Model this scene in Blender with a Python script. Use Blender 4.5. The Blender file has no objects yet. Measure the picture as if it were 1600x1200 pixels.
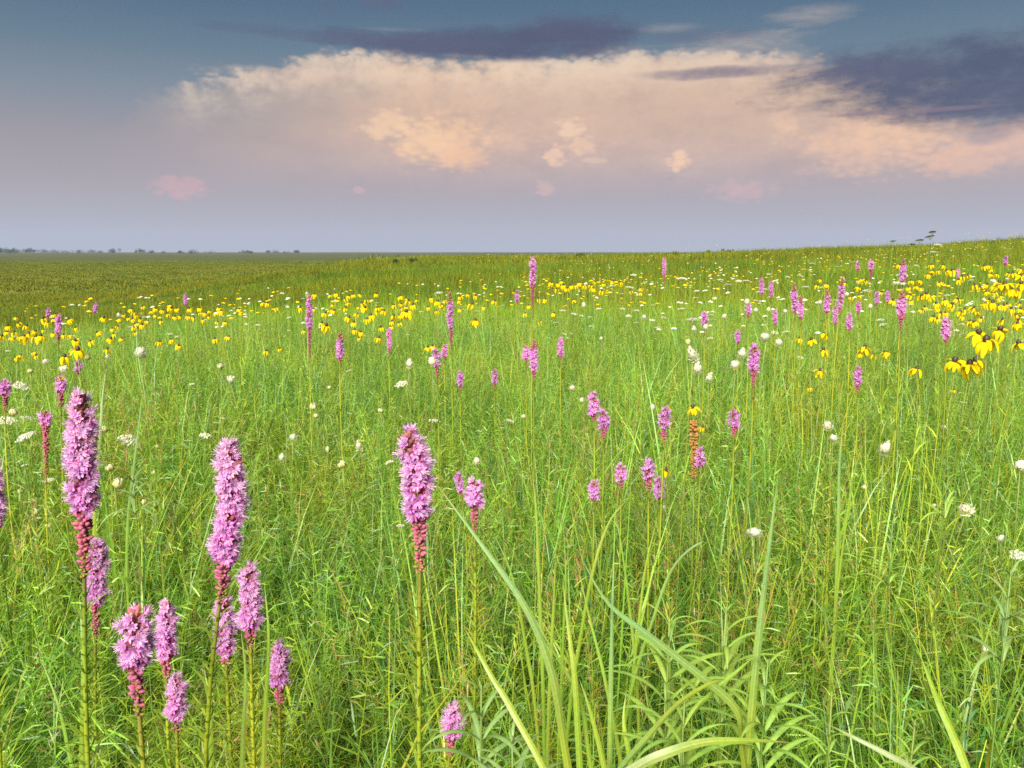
import bpy, math, random
import numpy as np
from mathutils import Vector, Matrix, Quaternion

R = math.radians
SC = bpy.context.scene
COL = SC.collection

# ------------------------------------------------------------------ camera, world, sun, exposure
CAM_Z = 1.35
FPX = 1256.0                       # focal length in pixels of the 1600 px wide photograph
PITCH = math.atan((600 - 392) / FPX)
cam_data = bpy.data.cameras.new('camera')
cam_data.sensor_width = 36.0
cam_data.lens = 36.0 * FPX / 1600.0
cam_data.clip_start = 0.05
cam_data.clip_end = 20000
cam = bpy.data.objects.new('camera', cam_data)
cam.location = (0, 0, CAM_Z)
cam.rotation_euler = (math.pi / 2 - PITCH, 0, 0)
COL.objects.link(cam)
SC.camera = cam

EXPOSURE = 1.63
SUN_ELEV, SUN_AZ = R(36), R(198)    # azimuth clockwise from the view direction: behind the camera
SUN_STRENGTH, SUN_ANGLE = 4.8, R(32)
SKY_GAIN = 1.0

vs = SC.view_settings
vs.view_transform = 'Standard'
vs.look = 'None'
vs.gamma = 1.0
vs.use_curve_mapping = False
vs.exposure = EXPOSURE
SC.render.engine = 'CYCLES'
cy = SC.cycles
cy.max_bounces = 7
cy.diffuse_bounces = 2
cy.glossy_bounces = 2
cy.transmission_bounces = 5
cy.transparent_max_bounces = 4
cy.volume_bounces = 0
cy.caustics_reflective = False
cy.caustics_refractive = False
cy.use_denoising = False
cy.debug_use_spatial_splits = True
cy.filter_width = 1.6


def lin(r, g, b):
    f = lambda c: (c / 255 / 12.92) if c / 255 <= 0.04045 else ((c / 255 + 0.055) / 1.055) ** 2.4
    return (f(r), f(g), f(b))


def pix_dir(px, py):
    cx, cyy = (px - 800) / FPX, (600 - py) / FPX
    c, s = math.cos(PITCH), math.sin(PITCH)
    return Vector((cx, c + cyy * s, -s + cyy * c))


def pt(px, py, d):
    """The point of the place seen at a pixel of the photograph, D metres ahead of the camera."""
    v = pix_dir(px, py)
    return Vector((0, 0, CAM_Z)) + v * (d / v.y)


def azel(px, py):
    v = pix_dir(px, py).normalized()
    return math.atan2(v.x, v.y), math.asin(v.z)


sun_data = bpy.data.lights.new('sun', 'SUN')
sun_data.energy = SUN_STRENGTH
sun_data.angle = SUN_ANGLE
sun_data.color = (1.0, 0.955, 0.87)
sun = bpy.data.objects.new('sun', sun_data)
sdir = Vector((math.sin(SUN_AZ) * math.cos(SUN_ELEV), math.cos(SUN_AZ) * math.cos(SUN_ELEV), math.sin(SUN_ELEV)))
sun.rotation_euler = sdir.to_track_quat('Z', 'Y').to_euler()
COL.objects.link(sun)


# ---- a tiny expression layer over shader nodes
class S:
    nt = None

    def __init__(self, sock):
        self.s = sock

    @staticmethod
    def math(op, *a):
        n = S.nt.nodes.new('ShaderNodeMath')
        n.operation = op
        for i, x in enumerate(a):
            if isinstance(x, S):
                S.nt.links.new(x.s, n.inputs[i])
            else:
                n.inputs[i].default_value = float(x)
        return S(n.outputs[0])

    def __add__(self, o): return S.math('ADD', self, o)
    __radd__ = __add__
    def __sub__(self, o): return S.math('SUBTRACT', self, o)
    def __rsub__(self, o): return S.math('SUBTRACT', o, self)
    def __mul__(self, o): return S.math('MULTIPLY', self, o)
    __rmul__ = __mul__
    def __truediv__(self, o): return S.math('DIVIDE', self, o)


def s_smooth(x, a, b, lo=0.0, hi=1.0):
    n = S.nt.nodes.new('ShaderNodeMapRange')
    n.interpolation_type = 'SMOOTHSTEP'
    S.nt.links.new(x.s, n.inputs[0])
    for i, v in ((1, a), (2, b), (3, lo), (4, hi)):
        n.inputs[i].default_value = v
    return S(n.outputs[0])


def s_noise(vec, scale, detail=4.0, rough=0.55, dist=0.0):
    n = S.nt.nodes.new('ShaderNodeTexNoise')
    n.noise_dimensions = '3D'
    if vec is not None:
        S.nt.links.new(vec.s, n.inputs['Vector'])
    n.inputs['Scale'].default_value = scale
    n.inputs['Detail'].default_value = detail
    n.inputs['Roughness'].default_value = rough
    n.inputs['Distortion'].default_value = dist
    return S(n.outputs['Fac'])


def s_vec(x, y, z):
    n = S.nt.nodes.new('ShaderNodeCombineXYZ')
    for i, v in enumerate((x, y, z)):
        if isinstance(v, S):
            S.nt.links.new(v.s, n.inputs[i])
        else:
            n.inputs[i].default_value = v
    return S(n.outputs[0])


def s_ramp(x, stops, mode='B_SPLINE'):
    n = S.nt.nodes.new('ShaderNodeValToRGB')
    n.color_ramp.interpolation = mode
    e = n.color_ramp.elements
    while len(e) < len(stops):
        e.new(0.5)
    for el, (p, c) in zip(e, sorted(stops)):
        el.position = p
        el.color = (*c, 1) if len(c) == 3 else c
    S.nt.links.new(x.s, n.inputs[0])
    return S(n.outputs[0])


def s_mix(f, a, b, blend='MIX'):
    n = S.nt.nodes.new('ShaderNodeMix')
    n.data_type = 'RGBA'
    n.blend_type = blend
    n.clamp_factor = True
    for i, v in ((0, f), (6, a), (7, b)):
        if isinstance(v, S):
            S.nt.links.new(v.s, n.inputs[i])
        elif i == 0:
            n.inputs[i].default_value = v
        else:
            n.inputs[i].default_value = (*v, 1)
    return S(n.outputs[2])


def s_curve(x, pts):
    n = S.nt.nodes.new('ShaderNodeFloatCurve')
    c = n.mapping.curves[0]
    while len(c.points) < len(pts):
        c.points.new(0.5, 0.5)
    for p, (a, b) in zip(c.points, sorted(pts)):
        p.location = (a, b)
        p.handle_type = 'AUTO_CLAMPED'
    n.mapping.extend = 'HORIZONTAL'
    n.mapping.update()
    S.nt.links.new(x.s, n.inputs['Value'])
    return S(n.outputs[0])


def build_world():
    w = bpy.data.worlds.new('World')
    SC.world = w
    w.use_nodes = True
    nt = w.node_tree
    nt.nodes.clear()
    S.nt = nt
    tc = nt.nodes.new('ShaderNodeTexCoord')
    sep = nt.nodes.new('ShaderNodeSeparateXYZ')
    nt.links.new(tc.outputs['Generated'], sep.inputs[0])
    dx, dy, dz = (S(o) for o in sep.outputs)
    az = S.math('ARCTAN2', dx, dy)
    el = S.math('ARCSINE', dz)
    E = lambda y: azel(800, y)[1]
    # clear air, zenith to horizon
    EMAX = 1.5708
    st = [(390, (178, 184, 200)), (340, (178, 176, 189)), (290, (172, 164, 173)), (230, (160, 154, 163)), (160, (132, 143, 156)),
          (90, (103, 126, 145)), (20, (84, 111, 136)), (-60, (70, 98, 126))]
    stops = [(max(0, E(y)) / EMAX, lin(*c)) for y, c in st] + [(0.45, lin(52, 78, 112)), (1.0, lin(40, 62, 98))]
    grad = s_ramp(el / EMAX, stops, 'LINEAR')
    sky = nt.nodes.new('ShaderNodeTexSky')
    sky.sky_type = 'NISHITA'
    sky.sun_disc = False
    sky.sun_elevation = SUN_ELEV
    sky.sun_rotation = SUN_AZ
    sky.dust_density = 2.5
    sk = s_mix(1.0, S(sky.outputs[0]), (0.07, 0.07, 0.07), 'MULTIPLY')
    air = s_mix(0.10, grad, sk)
    col = air
    # ---- the storm cloud bank ahead
    nvec = s_vec(dx, dy, dz * 2.2)
    n_big = s_noise(nvec, 5.0, 3.0, 0.55)
    n_mid = s_noise(nvec, 17.0, 5.0, 0.62)
    n_puff = s_noise(s_vec(dx + 3.1, dy + 7.7, dz * 1.2), 34.0, 4.0, 0.6)
    n_fine = s_noise(nvec, 70.0, 3.0, 0.62)
    n_str = s_noise(s_vec(dx, dy, dz * 6.0), 7.0, 5.0, 0.62, 0.4)
    n_cell = nt.nodes.new('ShaderNodeTexVoronoi')
    n_cell.feature = 'F1'
    n_cell.inputs['Scale'].default_value = 75.0
    nt.links.new(nvec.s, n_cell.inputs['Vector'])
    cell = S(n_cell.outputs['Distance'])
    n_fine2 = s_noise(s_vec(dx + 1.7, dy + 2.9, dz * 1.2), 120.0, 3.0, 0.6)
    # its upper edge runs along a curve over the azimuth
    A0, A1, EM = -0.75, 0.75, 0.40
    edge_px = [(-250, 300), (60, 250), (180, 180), (262, 128), (290, 116), (390, 100), (470, 82), (520, 72), (650, 78), (800, 84), (900, 80), (1000, 72),
               (1130, 70), (1230, 80), (1320, 104), (1430, 142), (1540, 172), (1700, 178)]
    cur = [((azel(x, y)[0] - A0) / (A1 - A0), azel(x, y)[1] / EM) for x, y in edge_px]
    edge = s_curve((az - A0) / (A1 - A0), cur) * EM
    below = edge - el + (n_mid - 0.5) * 0.022 + (n_puff - 0.5) * 0.026 + (0.45 - cell) * 0.012 + (n_fine - 0.5) * 0.006
    bank = s_smooth(below, -0.003, 0.022)
    lx = azel(250, 150)[0]
    west = s_smooth(az + (n_big - 0.5) * 0.1, lx - 0.13, lx + 0.36)
    low = s_smooth(el, E(345), E(235), 0.0, 0.86)
    bst = [(345, (180, 171, 181)), (300, (193, 174, 176)), (255, (207, 180, 171)), (205, (218, 185, 164)), (150, (220, 186, 163)), (105, (222, 190, 167)), (60, (222, 196, 176))]
    bcol = s_ramp(el / 0.4, [(E(y) / 0.4, lin(*c)) for y, c in bst], 'LINEAR')
    tex = s_ramp(n_mid * 0.55 + n_big * 0.45, [(0.3, (0.84, 0.85, 0.90)), (0.5, (1, 1, 1)), (0.7, (1.10, 1.07, 1.02))], 'LINEAR')
    bcol = s_mix(1.0, bcol, tex, 'MULTIPLY')
    col = s_mix(bank * west * low, col, bcol)
    crest = s_smooth(below, 0.0, 0.010) * s_smooth(below, 0.07, 0.010) * s_smooth(n_big * 0.4 + n_puff * 0.6, 0.36, 0.6)
    col = s_mix(crest * s_smooth(az, lx - 0.01, lx + 0.05) * s_smooth(az, 0.05, 0.42, 0.66, 0.2), col, lin(243, 219, 194))
    pos = s_vec(az, el, 0.0)
    base_puff = (n_fine2 - 0.5) * 1.2 + (0.45 - cell) * 1.2 + 1.25 + (n_mid - 0.5) * 0.6 + (n_puff - 0.5) * 1.0
    base_big = (n_fine2 - 0.5) * 0.5 + (0.45 - cell) * 0.7 + 1.0 + (n_mid - 0.5) * 1.1 + (n_puff - 0.5) * 0.9
    base_wisp = 1.0 + (n_str - 0.5) * 3.4 + (n_fine - 0.5) * 0.7
    base_dark = 1.35 + (n_str - 0.5) * 1.5 + (n_mid - 0.5) * 1.5 + (n_puff - 0.5) * 0.8 + (n_fine - 0.5) * 0.5

    def blob(base, px, py, rx, ry, soft, opacity):
        a, e = azel(px, py)
        ix, iy = FPX * math.cos(a) / rx, FPX / ry
        n = nt.nodes.new('ShaderNodeVectorMath')
        n.operation = 'MULTIPLY_ADD'
        nt.links.new(pos.s, n.inputs[0])
        n.inputs[1].default_value = (ix, iy, 0)
        n.inputs[2].default_value = (-a * ix, -e * iy, 0)
        d = nt.nodes.new('ShaderNodeVectorMath')
        d.operation = 'DOT_PRODUCT'
        nt.links.new(n.outputs[0], d.inputs[0])
        nt.links.new(n.outputs[0], d.inputs[1])
        return s_smooth(base - S(d.outputs['Value']), 0.0, soft * 2, 0.0, opacity)

    # sunlit towers standing in the bank
    for (x, y, rx, ry, soft, c, o) in [
        (680, 190, 150, 80, 0.9, (240, 198, 164), 0.45), (690, 222, 86, 50, 0.5, (248, 203, 164), 0.6), (612, 198, 46, 27, 0.4, (250, 211, 174), 0.6), (655, 214, 62, 36, 0.5, (250, 209, 170), 0.5),
        (724, 250, 44, 24, 0.45, (246, 196, 160), 0.5), (800, 215, 70, 30, 0.8, (238, 196, 168), 0.4),
        (1224, 192, 24, 38, 0.6, (242, 202, 172), 0.5), (1375, 220, 125, 62, 0.6, (243, 198, 166), 0.6), (1490, 248, 64, 32, 0.5, (238, 192, 168), 0.55), (1400, 205, 70, 38, 0.6, (245, 203, 170), 0.45),
        (1340, 145, 160, 24, 0.6, (246, 210, 174), 0.6), (1460, 166, 90, 8, 0.4, (249, 208, 170), 0.7), (1590, 220, 45, 36, 0.6, (234, 188, 168), 0.5), (700, 112, 200, 20, 0.8, (247, 212, 178), 0.5), (450, 118, 150, 16, 0.7, (240, 208, 182), 0.4)]:
        col = s_mix(blob(base_big, x, y, rx, ry, soft, o), col, lin(*c))
    for (x, y, rx, ry, soft, c, o) in [
        (893, 212, 60, 44, 1.0, (232, 198, 176), 0.3), (1062, 250, 46, 34, 1.0, (228, 194, 176), 0.28), (893, 203, 23, 20, 0.6, (247, 210, 180), 0.7), (910, 226, 20, 14, 0.45, (240, 200, 172), 0.6), (867, 245, 18, 19, 0.6, (247, 206, 178), 0.68), (930, 250, 20, 5, 0.5, (232, 198, 178), 0.5),
        (1062, 251, 18, 18, 0.6, (249, 208, 176), 0.75), (280, 291, 40, 19, 0.6, (218, 172, 176), 0.5), (1160, 298, 56, 18, 0.8, (218, 178, 178), 0.5), (853, 295, 16, 14, 0.6, (220, 184, 178), 0.5),
        (560, 298, 10, 7, 0.5, (216, 178, 180), 0.5)]:
        col = s_mix(blob(base_puff, x, y, rx, ry, soft, o), col, lin(*c))
    mott = s_ramp(n_puff * 0.3 + n_fine2 * 0.35 + n_str * 0.35, [(0.3, (0.93, 0.935, 0.95)), (0.5, (1, 1, 1)), (0.7, (1.06, 1.055, 1.04))], 'LINEAR')
    col = s_mix(bank * west * low, col, s_mix(1.0, col, mott, 'MULTIPLY'))
    # pale wisps over the blue
    for (x, y, rx, ry, o) in [(1265, 24, 70, 16, 0.38), (620, 46, 60, 5, 0.35), (1150, 74, 150, 26, 0.6), (1050, 44, 50, 9, 0.25), (1210, 96, 110, 14, 0.55), (960, 78, 80, 12, 0.5)]:
        col = s_mix(blob(base_wisp, x, y, rx, ry, 1.1, o), col, lin(226, 202, 184))
    # slate clouds in shadow
    for (x, y, rx, ry, o, c) in [
        (770, 68, 235, 24, 0.95, (82, 90, 117)), (900, 56, 95, 34, 0.9, (86, 91, 118)), (650, 66, 150, 15, 0.75, (94, 97, 124)), (470, 56, 70, 8, 0.45, (92, 102, 128)), (390, 44, 80, 8, 0.4, (90, 104, 130)),
        (1090, 58, 90, 12, 0.45, (104, 106, 130)), (1130, 113, 115, 9, 0.75, (108, 106, 132)), (1520, 116, 235, 56, 0.97, (80, 90, 117)), (1585, 160, 140, 36, 0.92, (86, 94, 121)),
        (1370, 108, 90, 18, 0.6, (98, 100, 126)), (1420, 174, 110, 3.5, 0.65, (140, 122, 136)), (590, 4, 40, 11, 0.55, (98, 102, 130)), (515, 8, 24, 14, 0.4, (96, 104, 132)),
        (1540, 212, 30, 12, 0.45, (150, 140, 156))]:
        col = s_mix(blob(base_dark, x, y, rx, ry, 0.75, o), col, lin(*c))
    bg = nt.nodes.new('ShaderNodeBackground')
    nt.links.new(col.s, bg.inputs[0])
    bg.inputs[1].default_value = SKY_GAIN * 2 ** (-EXPOSURE)
    bg0 = nt.nodes.new('ShaderNodeBackground')
    nt.links.new(air.s, bg0.inputs[0])
    bg0.inputs[1].default_value = SKY_GAIN * 2 ** (-EXPOSURE)
    # the bank thins out sideways and upwards into clear air
    near = s_smooth(S.math('ABSOLUTE', az), 1.05, 0.75) * s_smooth(el, 0.46, 0.36)
    mx = nt.nodes.new('ShaderNodeMixShader')
    nt.links.new(near.s, mx.inputs[0])
    nt.links.new(bg0.outputs[0], mx.inputs[1])
    nt.links.new(bg.outputs[0], mx.inputs[2])
    out = nt.nodes.new('ShaderNodeOutputWorld')
    nt.links.new(mx.outputs[0], out.inputs[0])
    w.cycles.sampling_method = 'NONE'


build_world()

# ------------------------------------------------------------------ helpers
rng = np.random.default_rng(11)
rnd = random.Random(5)


def smooth01(x):
    x = np.clip(x, 0, 1)
    return x * x * (3 - 2 * x)


CREST_S = np.array([-1.5, -0.62, -0.45, -0.30, -0.20, -0.08, 0.08, 0.32, 0.50, 0.66, 1.2])
CREST_Z = np.array([-3.2, -3.0, -2.2, -0.7, 0.25, 0.60, 0.75, 1.05, 1.35, 1.75, 2.4])


def ground_z(x, y):
    """Height of the prairie: level where we stand, falling away on the left, a low rise ahead and on the right, a plain beyond."""
    x = np.asarray(x, float); y = np.asarray(y, float)
    r = np.hypot(x, y)
    ahead = np.maximum(y, 0.35 * r)
    s = x / np.maximum(ahead, 0.5)
    crest = np.interp(s, CREST_S, CREST_Z)
    t = smooth01((r - 5.0) / 58.0)
    z = crest * t
    dip = np.exp(-((r - 24.0) / 9.0) ** 2)
    z -= 0.45 * dip * smooth01((0.35 - s) / 0.6)
    z += 0.10 * np.sin(x * 0.31 + 1.3) * np.sin(y * 0.23 + 0.4) * smooth01((r - 4) / 20)
    z += 0.22 * np.sin(x * 0.11 + 2.0) * np.cos(y * 0.07) * smooth01((r - 25) / 30)
    far = smooth01((r - 66.0) / 110.0)
    z = z * (1 - far) + (-4.2) * far
    z += far * 0.5 * np.sin(x * 0.013 + 0.6) * np.sin(y * 0.009) * smooth01((r - 150) / 200)
    return z


def gz(x, y):
    return float(ground_z(x, y))


class MB:
    """Collects ribbons, tubes and polygons with a colour per corner point, builds one mesh."""

    def __init__(self):
        self.v, self.f, self.c, self.m = [], [], [], []

    def add(self, vs_, fs_, col, mat=0):
        o = len(self.v)
        self.v += [tuple(p) for p in vs_]
        if isinstance(col, list):
            self.c += col
        else:
            self.c += [col] * len(vs_)
        self.f += [tuple(i + o for i in f) for f in fs_]
        self.m += [mat] * len(fs_)

    def ribbon(self, pts, widths, side, col, mat=0, fold=0.0):
        """A leaf blade along PTS; SIDE is its sideways direction; FOLD raises the edges into a shallow V."""
        n = len(pts)
        cols = col if isinstance(col, list) else [col] * n
        vs_, cs_ = [], []
        for i, p in enumerate(pts):
            w = widths[i] * 0.5
            t = (pts[min(i + 1, n - 1)] - pts[max(i - 1, 0)])
            t = t.normalized() if t.length > 1e-9 else Vector((0, 0, 1))
            sd = side - t * side.dot(t)
            sd = sd.normalized() if sd.length > 1e-6 else Vector((1, 0, 0))
            if fold:
                nn = t.cross(sd)
                vs_ += [p - sd * w + nn * (w * fold), p, p + sd * w + nn * (w * fold)]
                e_ = tuple(q * 0.93 for q in cols[i])
                cs_ += [e_, tuple(q * 1.22 for q in cols[i]), e_]
            else:
                vs_ += [p - sd * w, p + sd * w]
                cs_ += [cols[i]] * 2
        k = 3 if fold else 2
        fs_ = []
        for i in range(n - 1):
            for j in range(k - 1):
                a = i * k + j
                fs_.append((a, a + 1, a + 1 + k, a + k))
        self.add(vs_, fs_, cs_, mat)

    def veined(self, pts, widths, side, cols, fold):
        """A broad blade of seven strips, the midrib pale and the veins alternating."""
        n = len(pts)
        tone = [0.84, 1.04, 0.88, 1.30, 0.88, 1.04, 0.84]
        vs_, cs_, fs_ = [], [], []
        ph = rnd.uniform(0, 6.283)
        for i, p in enumerate(pts):
            w = widths[i] * 0.5
            t = (pts[min(i + 1, n - 1)] - pts[max(i - 1, 0)]).normalized()
            sd = (side - t * side.dot(t)).normalized()
            nn = t.cross(sd)
            wav = 0.06 * math.sin(i * 0.9 + ph)
            for k in range(7):
                u = (k - 3) / 3
                vs_.append(p + sd * (w * u) + nn * (w * (fold * abs(u) + wav * u)))
                cs_.append(tuple(q * tone[k] for q in cols[i]))
        for i in range(n - 1):
            for k in range(6):
                a = i * 7 + k
                fs_.append((a, a + 1, a + 8, a + 7))
        self.add(vs_, fs_, cs_)

    def tube(self, pts, radii, col, sides=5, mat=0, cap=True):
        n = len(pts)
        cols = col if isinstance(col, list) else [col] * n
        vs_, cs_, fs_ = [], [], []
        ref = Vector((0.31, 0.93, 0.2))
        for i, p in enumerate(pts):
            t = (pts[min(i + 1, n - 1)] - pts[max(i - 1, 0)])
            t = t.normalized() if t.length > 1e-9 else Vector((0, 0, 1))
            a = t.cross(ref)
            if a.length < 1e-3:
                a = t.cross(Vector((1, 0, 0)))
            a.normalize()
            b = t.cross(a)
            for k in range(sides):
                q = 2 * math.pi * k / sides
                vs_.append(p + (a * math.cos(q) + b * math.sin(q)) * radii[i])
                cs_.append(cols[i])
        for i in range(n - 1):
            for k in range(sides):
                k2 = (k + 1) % sides
                fs_.append((i * sides + k, i * sides + k2, (i + 1) * sides + k2, (i + 1) * sides + k))
        if cap:
            fs_.append(tuple((n - 1) * sides + k for k in range(sides)))
        self.add(vs_, fs_, cs_, mat)

    def merge(self, other, M, mat=None):
        o = len(self.v)
        self.v += [tuple(M @ Vector(p)) for p in other.v]
        self.c += other.c
        self.f += [tuple(i + o for i in f) for f in other.f]
        self.m += other.m

    def mesh(self, name, mats, smooth=True):
        me = bpy.data.meshes.new(name)
        me.from_pydata(self.v, [], self.f)
        for m in mats:
            me.materials.append(m)
        if any(self.m):
            me.polygons.foreach_set('material_index', np.array(self.m, np.int32))
        if smooth:
            me.polygons.foreach_set('use_smooth', np.ones(len(self.f), bool))
        a = me.attributes.new('tint', 'FLOAT_COLOR', 'POINT')
        arr = np.ones((len(self.v), 4), np.float32)
        arr[:, :3] = np.array(self.c, np.float32).reshape(-1, 3) if self.c else 1
        a.data.foreach_set('color', arr.ravel())
        me.update()
        return me


def obj(name, me, parent=None, matrix=None):
    o = bpy.data.objects.new(name, me)
    COL.objects.link(o)
    if parent is not None:
        o.parent = parent
    if matrix is not None:
        o.matrix_basis = matrix
    return o


def thing(name, label, cat, loc, group=None):
    o = bpy.data.objects.new(name, None)
    o.empty_display_size = 0.05
    COL.objects.link(o)
    o.location = loc
    o['label'] = label
    o['category'] = cat
    if group:
        o['group'] = group
    return o


def jit(c, a=0.12, b=0.12):
    """Colour variation: overall lightness and a warm to cool shift."""
    k = 1 + rnd.uniform(-a, a)
    h = rnd.uniform(-b, b)
    return (c[0] * k * (1 + h), c[1] * k, c[2] * k * (1 - h))


# ------------------------------------------------------------------ materials
def leaf_material(name, translucent=0.48, gloss=0.025, patch=0.7, rand=0.25, rough=0.45, warm=(1.22, 1.08, 0.8), cool=(0.70, 0.88, 1.15), bands=False):
    m = bpy.data.materials.new(name)
    m.use_nodes = True
    nt = m.node_tree
    nt.nodes.clear()
    S.nt = nt
    at = nt.nodes.new('ShaderNodeAttribute')
    at.attribute_name = 'tint'
    base = S(at.outputs['Color'])
    geo = nt.nodes.new('ShaderNodeNewGeometry')
    if patch:
        n = s_noise(S(geo.outputs['Position']), 0.8, 4.0, 0.65)
        shade = s_ramp(n, [(0.3, cool), (0.5, (1, 1, 1)), (0.7, warm)], 'LINEAR')
        base = s_mix(patch, base, s_mix(1.0, base, shade, 'MULTIPLY'))
    if bands:
        mp = nt.nodes.new('ShaderNodeMapping')
        mp.inputs['Scale'].default_value = (0.22, 1.0, 0.0)
        mp.inputs['Rotation'].default_value = (0, 0, 0.12)
        nt.links.new(geo.outputs['Position'], mp.inputs['Vector'])
        nb = s_noise(S(mp.outputs[0]), 0.085, 4.0, 0.62)
        base = s_mix(1.0, base, s_ramp(nb, [(0.34, (0.55, 0.78, 0.85)), (0.44, (0.9, 1.1, 0.95)), (0.5, (1.3, 1.25, 0.9)), (0.55, (0.75, 0.85, 0.9)), (0.62, (1.4, 1.1, 0.9)), (0.72, (1.0, 1.1, 0.9))], 'LINEAR'), 'MULTIPLY')
    if rand:
        oi = nt.nodes.new('ShaderNodeObjectInfo')
        rr = s_ramp(S(oi.outputs['Random']), [(0.0, (1 - rand, 1 - rand * 0.7, 1 - rand)), (0.5, (1, 1, 1)), (1.0, (1 + rand * 0.9, 1 + rand * 0.5, 1 + rand * 0.2))], 'LINEAR')
        base = s_mix(1.0, base, rr, 'MULTIPLY')
    fib = s_noise(S(geo.outputs['Position']), 260.0, 2.0, 0.6)
    base = s_mix(1.0, base, s_ramp(fib, [(0.3, (0.86, 0.88, 0.84)), (0.7, (1.1, 1.08, 1.1))], 'LINEAR'), 'MULTIPLY')
    d = nt.nodes.new('ShaderNodeBsdfDiffuse')
    t = nt.nodes.new('ShaderNodeBsdfTranslucent')
    nt.links.new(base.s, d.inputs[0])
    tc = s_mix(1.0, base, (1.15, 1.1, 0.7), 'MULTIPLY') if gloss else base
    nt.links.new(tc.s, t.inputs[0])
    mx = nt.nodes.new('ShaderNodeMixShader')
    mx.inputs[0].default_value = translucent
    nt.links.new(d.outputs[0], mx.inputs[1])
    nt.links.new(t.outputs[0], mx.inputs[2])
    last = mx.outputs[0]
    if gloss:
        g = nt.nodes.new('ShaderNodeBsdfGlossy')
        g.inputs['Roughness'].default_value = rough
        g.inputs['Color'].default_value = (0.9, 0.95, 1.0, 1)
        m2 = nt.nodes.new('ShaderNodeMixShader')
        m2.inputs[0].default_value = gloss
        nt.links.new(last, m2.inputs[1])
        nt.links.new(g.outputs[0], m2.inputs[2])
        last = m2.outputs[0]
    out = nt.nodes.new('ShaderNodeOutputMaterial')
    nt.links.new(last, out.inputs[0])
    return m


M_LEAF = leaf_material('meadow foliage')
M_BLADE = leaf_material('broad grass blade', 0.35, 0.03, 0.0, 0.12, 0.5)
M_PETAL = leaf_material('flower petal', 0.5, 0.0, 0.0, 0.12)
M_FAR = leaf_material('far grass', 0.3, 0.0, 0.3, 0.12, bands=True)
M_CONE = leaf_material('seed cone', 0.0, 0.03, 0.0, 0.15, 0.6)


def ground_material():
    m = bpy.data.materials.new('prairie ground')
    m.use_nodes = True
    nt = m.node_tree
    nt.nodes.clear()
    S.nt = nt
    geo = nt.nodes.new('ShaderNodeNewGeometry')
    pos = S(geo.outputs['Position'])
    sep = nt.nodes.new('ShaderNodeSeparateXYZ')
    nt.links.new(pos.s, sep.inputs[0])
    x, y = S(sep.outputs[0]), S(sep.outputs[1])
    dist = S.math('SQRT', x * x + y * y)
    n1 = s_noise(pos, 0.05, 5.0, 0.6)
    n2 = s_noise(pos, 0.012, 4.0, 0.55)
    n3 = s_noise(pos, 9.0, 5.0, 0.65)
    n4 = s_noise(pos, 1.3, 5.0, 0.65)
    soil = s_ramp(n3, [(0.3, (0.012, 0.016, 0.006)), (0.55, (0.03, 0.04, 0.012)), (0.75, (0.07, 0.06, 0.025))], 'LINEAR')
    olive = s_ramp(n1 * 0.6 + n4 * 0.4, [(0.3, (0.080, 0.098, 0.014)), (0.45, (0.125, 0.112, 0.017)), (0.55, (0.105, 0.128, 0.019)), (0.72, (0.16, 0.13, 0.026))], 'LINEAR')  # olive ground beyond the meadow, cloud shadow painted into its colour
    plain = s_ramp(n2 * 0.6 + n1 * 0.4, [(0.35, (0.030, 0.048, 0.014)), (0.5, (0.060, 0.064, 0.016)), (0.65, (0.040, 0.062, 0.018))], 'LINEAR')  # far plain kept dark in colour, standing for the shadow of clouds
    c = s_mix(s_smooth(dist, 9.0, 26.0), soil, olive)
    c = s_mix(s_smooth(dist, 150.0, 420.0), c, plain)
    b = nt.nodes.new('ShaderNodeBsdfPrincipled')
    b.inputs['Roughness'].default_value = 0.95
    b.inputs['Specular IOR Level'].default_value = 0.1
    nt.links.new(c.s, b.inputs['Base Color'])
    bump = nt.nodes.new('ShaderNodeBump')
    bump.inputs['Strength'].default_value = 0.6
    bump.inputs['Distance'].default_value = 0.15
    nt.links.new((n4 + n3 * 0.4).s, bump.inputs['Height'])
    nt.links.new(bump.outputs[0], b.inputs['Normal'])
    out = nt.nodes.new('ShaderNodeOutputMaterial')
    nt.links.new(b.outputs[0], out.inputs[0])
    return m


# ------------------------------------------------------------------ the ground, one sheet to the horizon
def build_ground():
    rr = np.concatenate([[0.0], np.geomspace(0.6, 3400, 160)])
    fine = np.linspace(-0.85, 0.85, 150)
    back = np.linspace(0.85, 2 * math.pi - 0.85, 50)[1:-1]
    aa = np.concatenate([fine, back])
    na = len(aa)
    rg, ag = np.meshgrid(rr[1:], aa, indexing='ij')
    x, y = rg * np.sin(ag), rg * np.cos(ag)
    z = ground_z(x, y)
    v = np.concatenate([[[0, 0, gz(0, 0)]], np.stack([x, y, z], -1).reshape(-1, 3)])
    f = [(0, 1 + (k + 1) % na, 1 + k) for k in range(na)]
    for i in range(len(rr) - 2):
        a0 = 1 + i * na
        for k in range(na):
            k2 = (k + 1) % na
            f.append((a0 + k, a0 + k2, a0 + na + k2, a0 + na + k))
    me = bpy.data.meshes.new('ground')
    me.from_pydata(v.tolist(), [], f)
    me.polygons.foreach_set('use_smooth', np.ones(len(f), bool))
    me.materials.append(ground_material())
    me.update()
    me.flip_normals() if me.polygons[0].normal.z < 0 else None
    o = obj('ground', me)
    o['kind'] = 'structure'
    o['label'] = 'gently rolling prairie ground under the grass'


build_ground()

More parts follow.
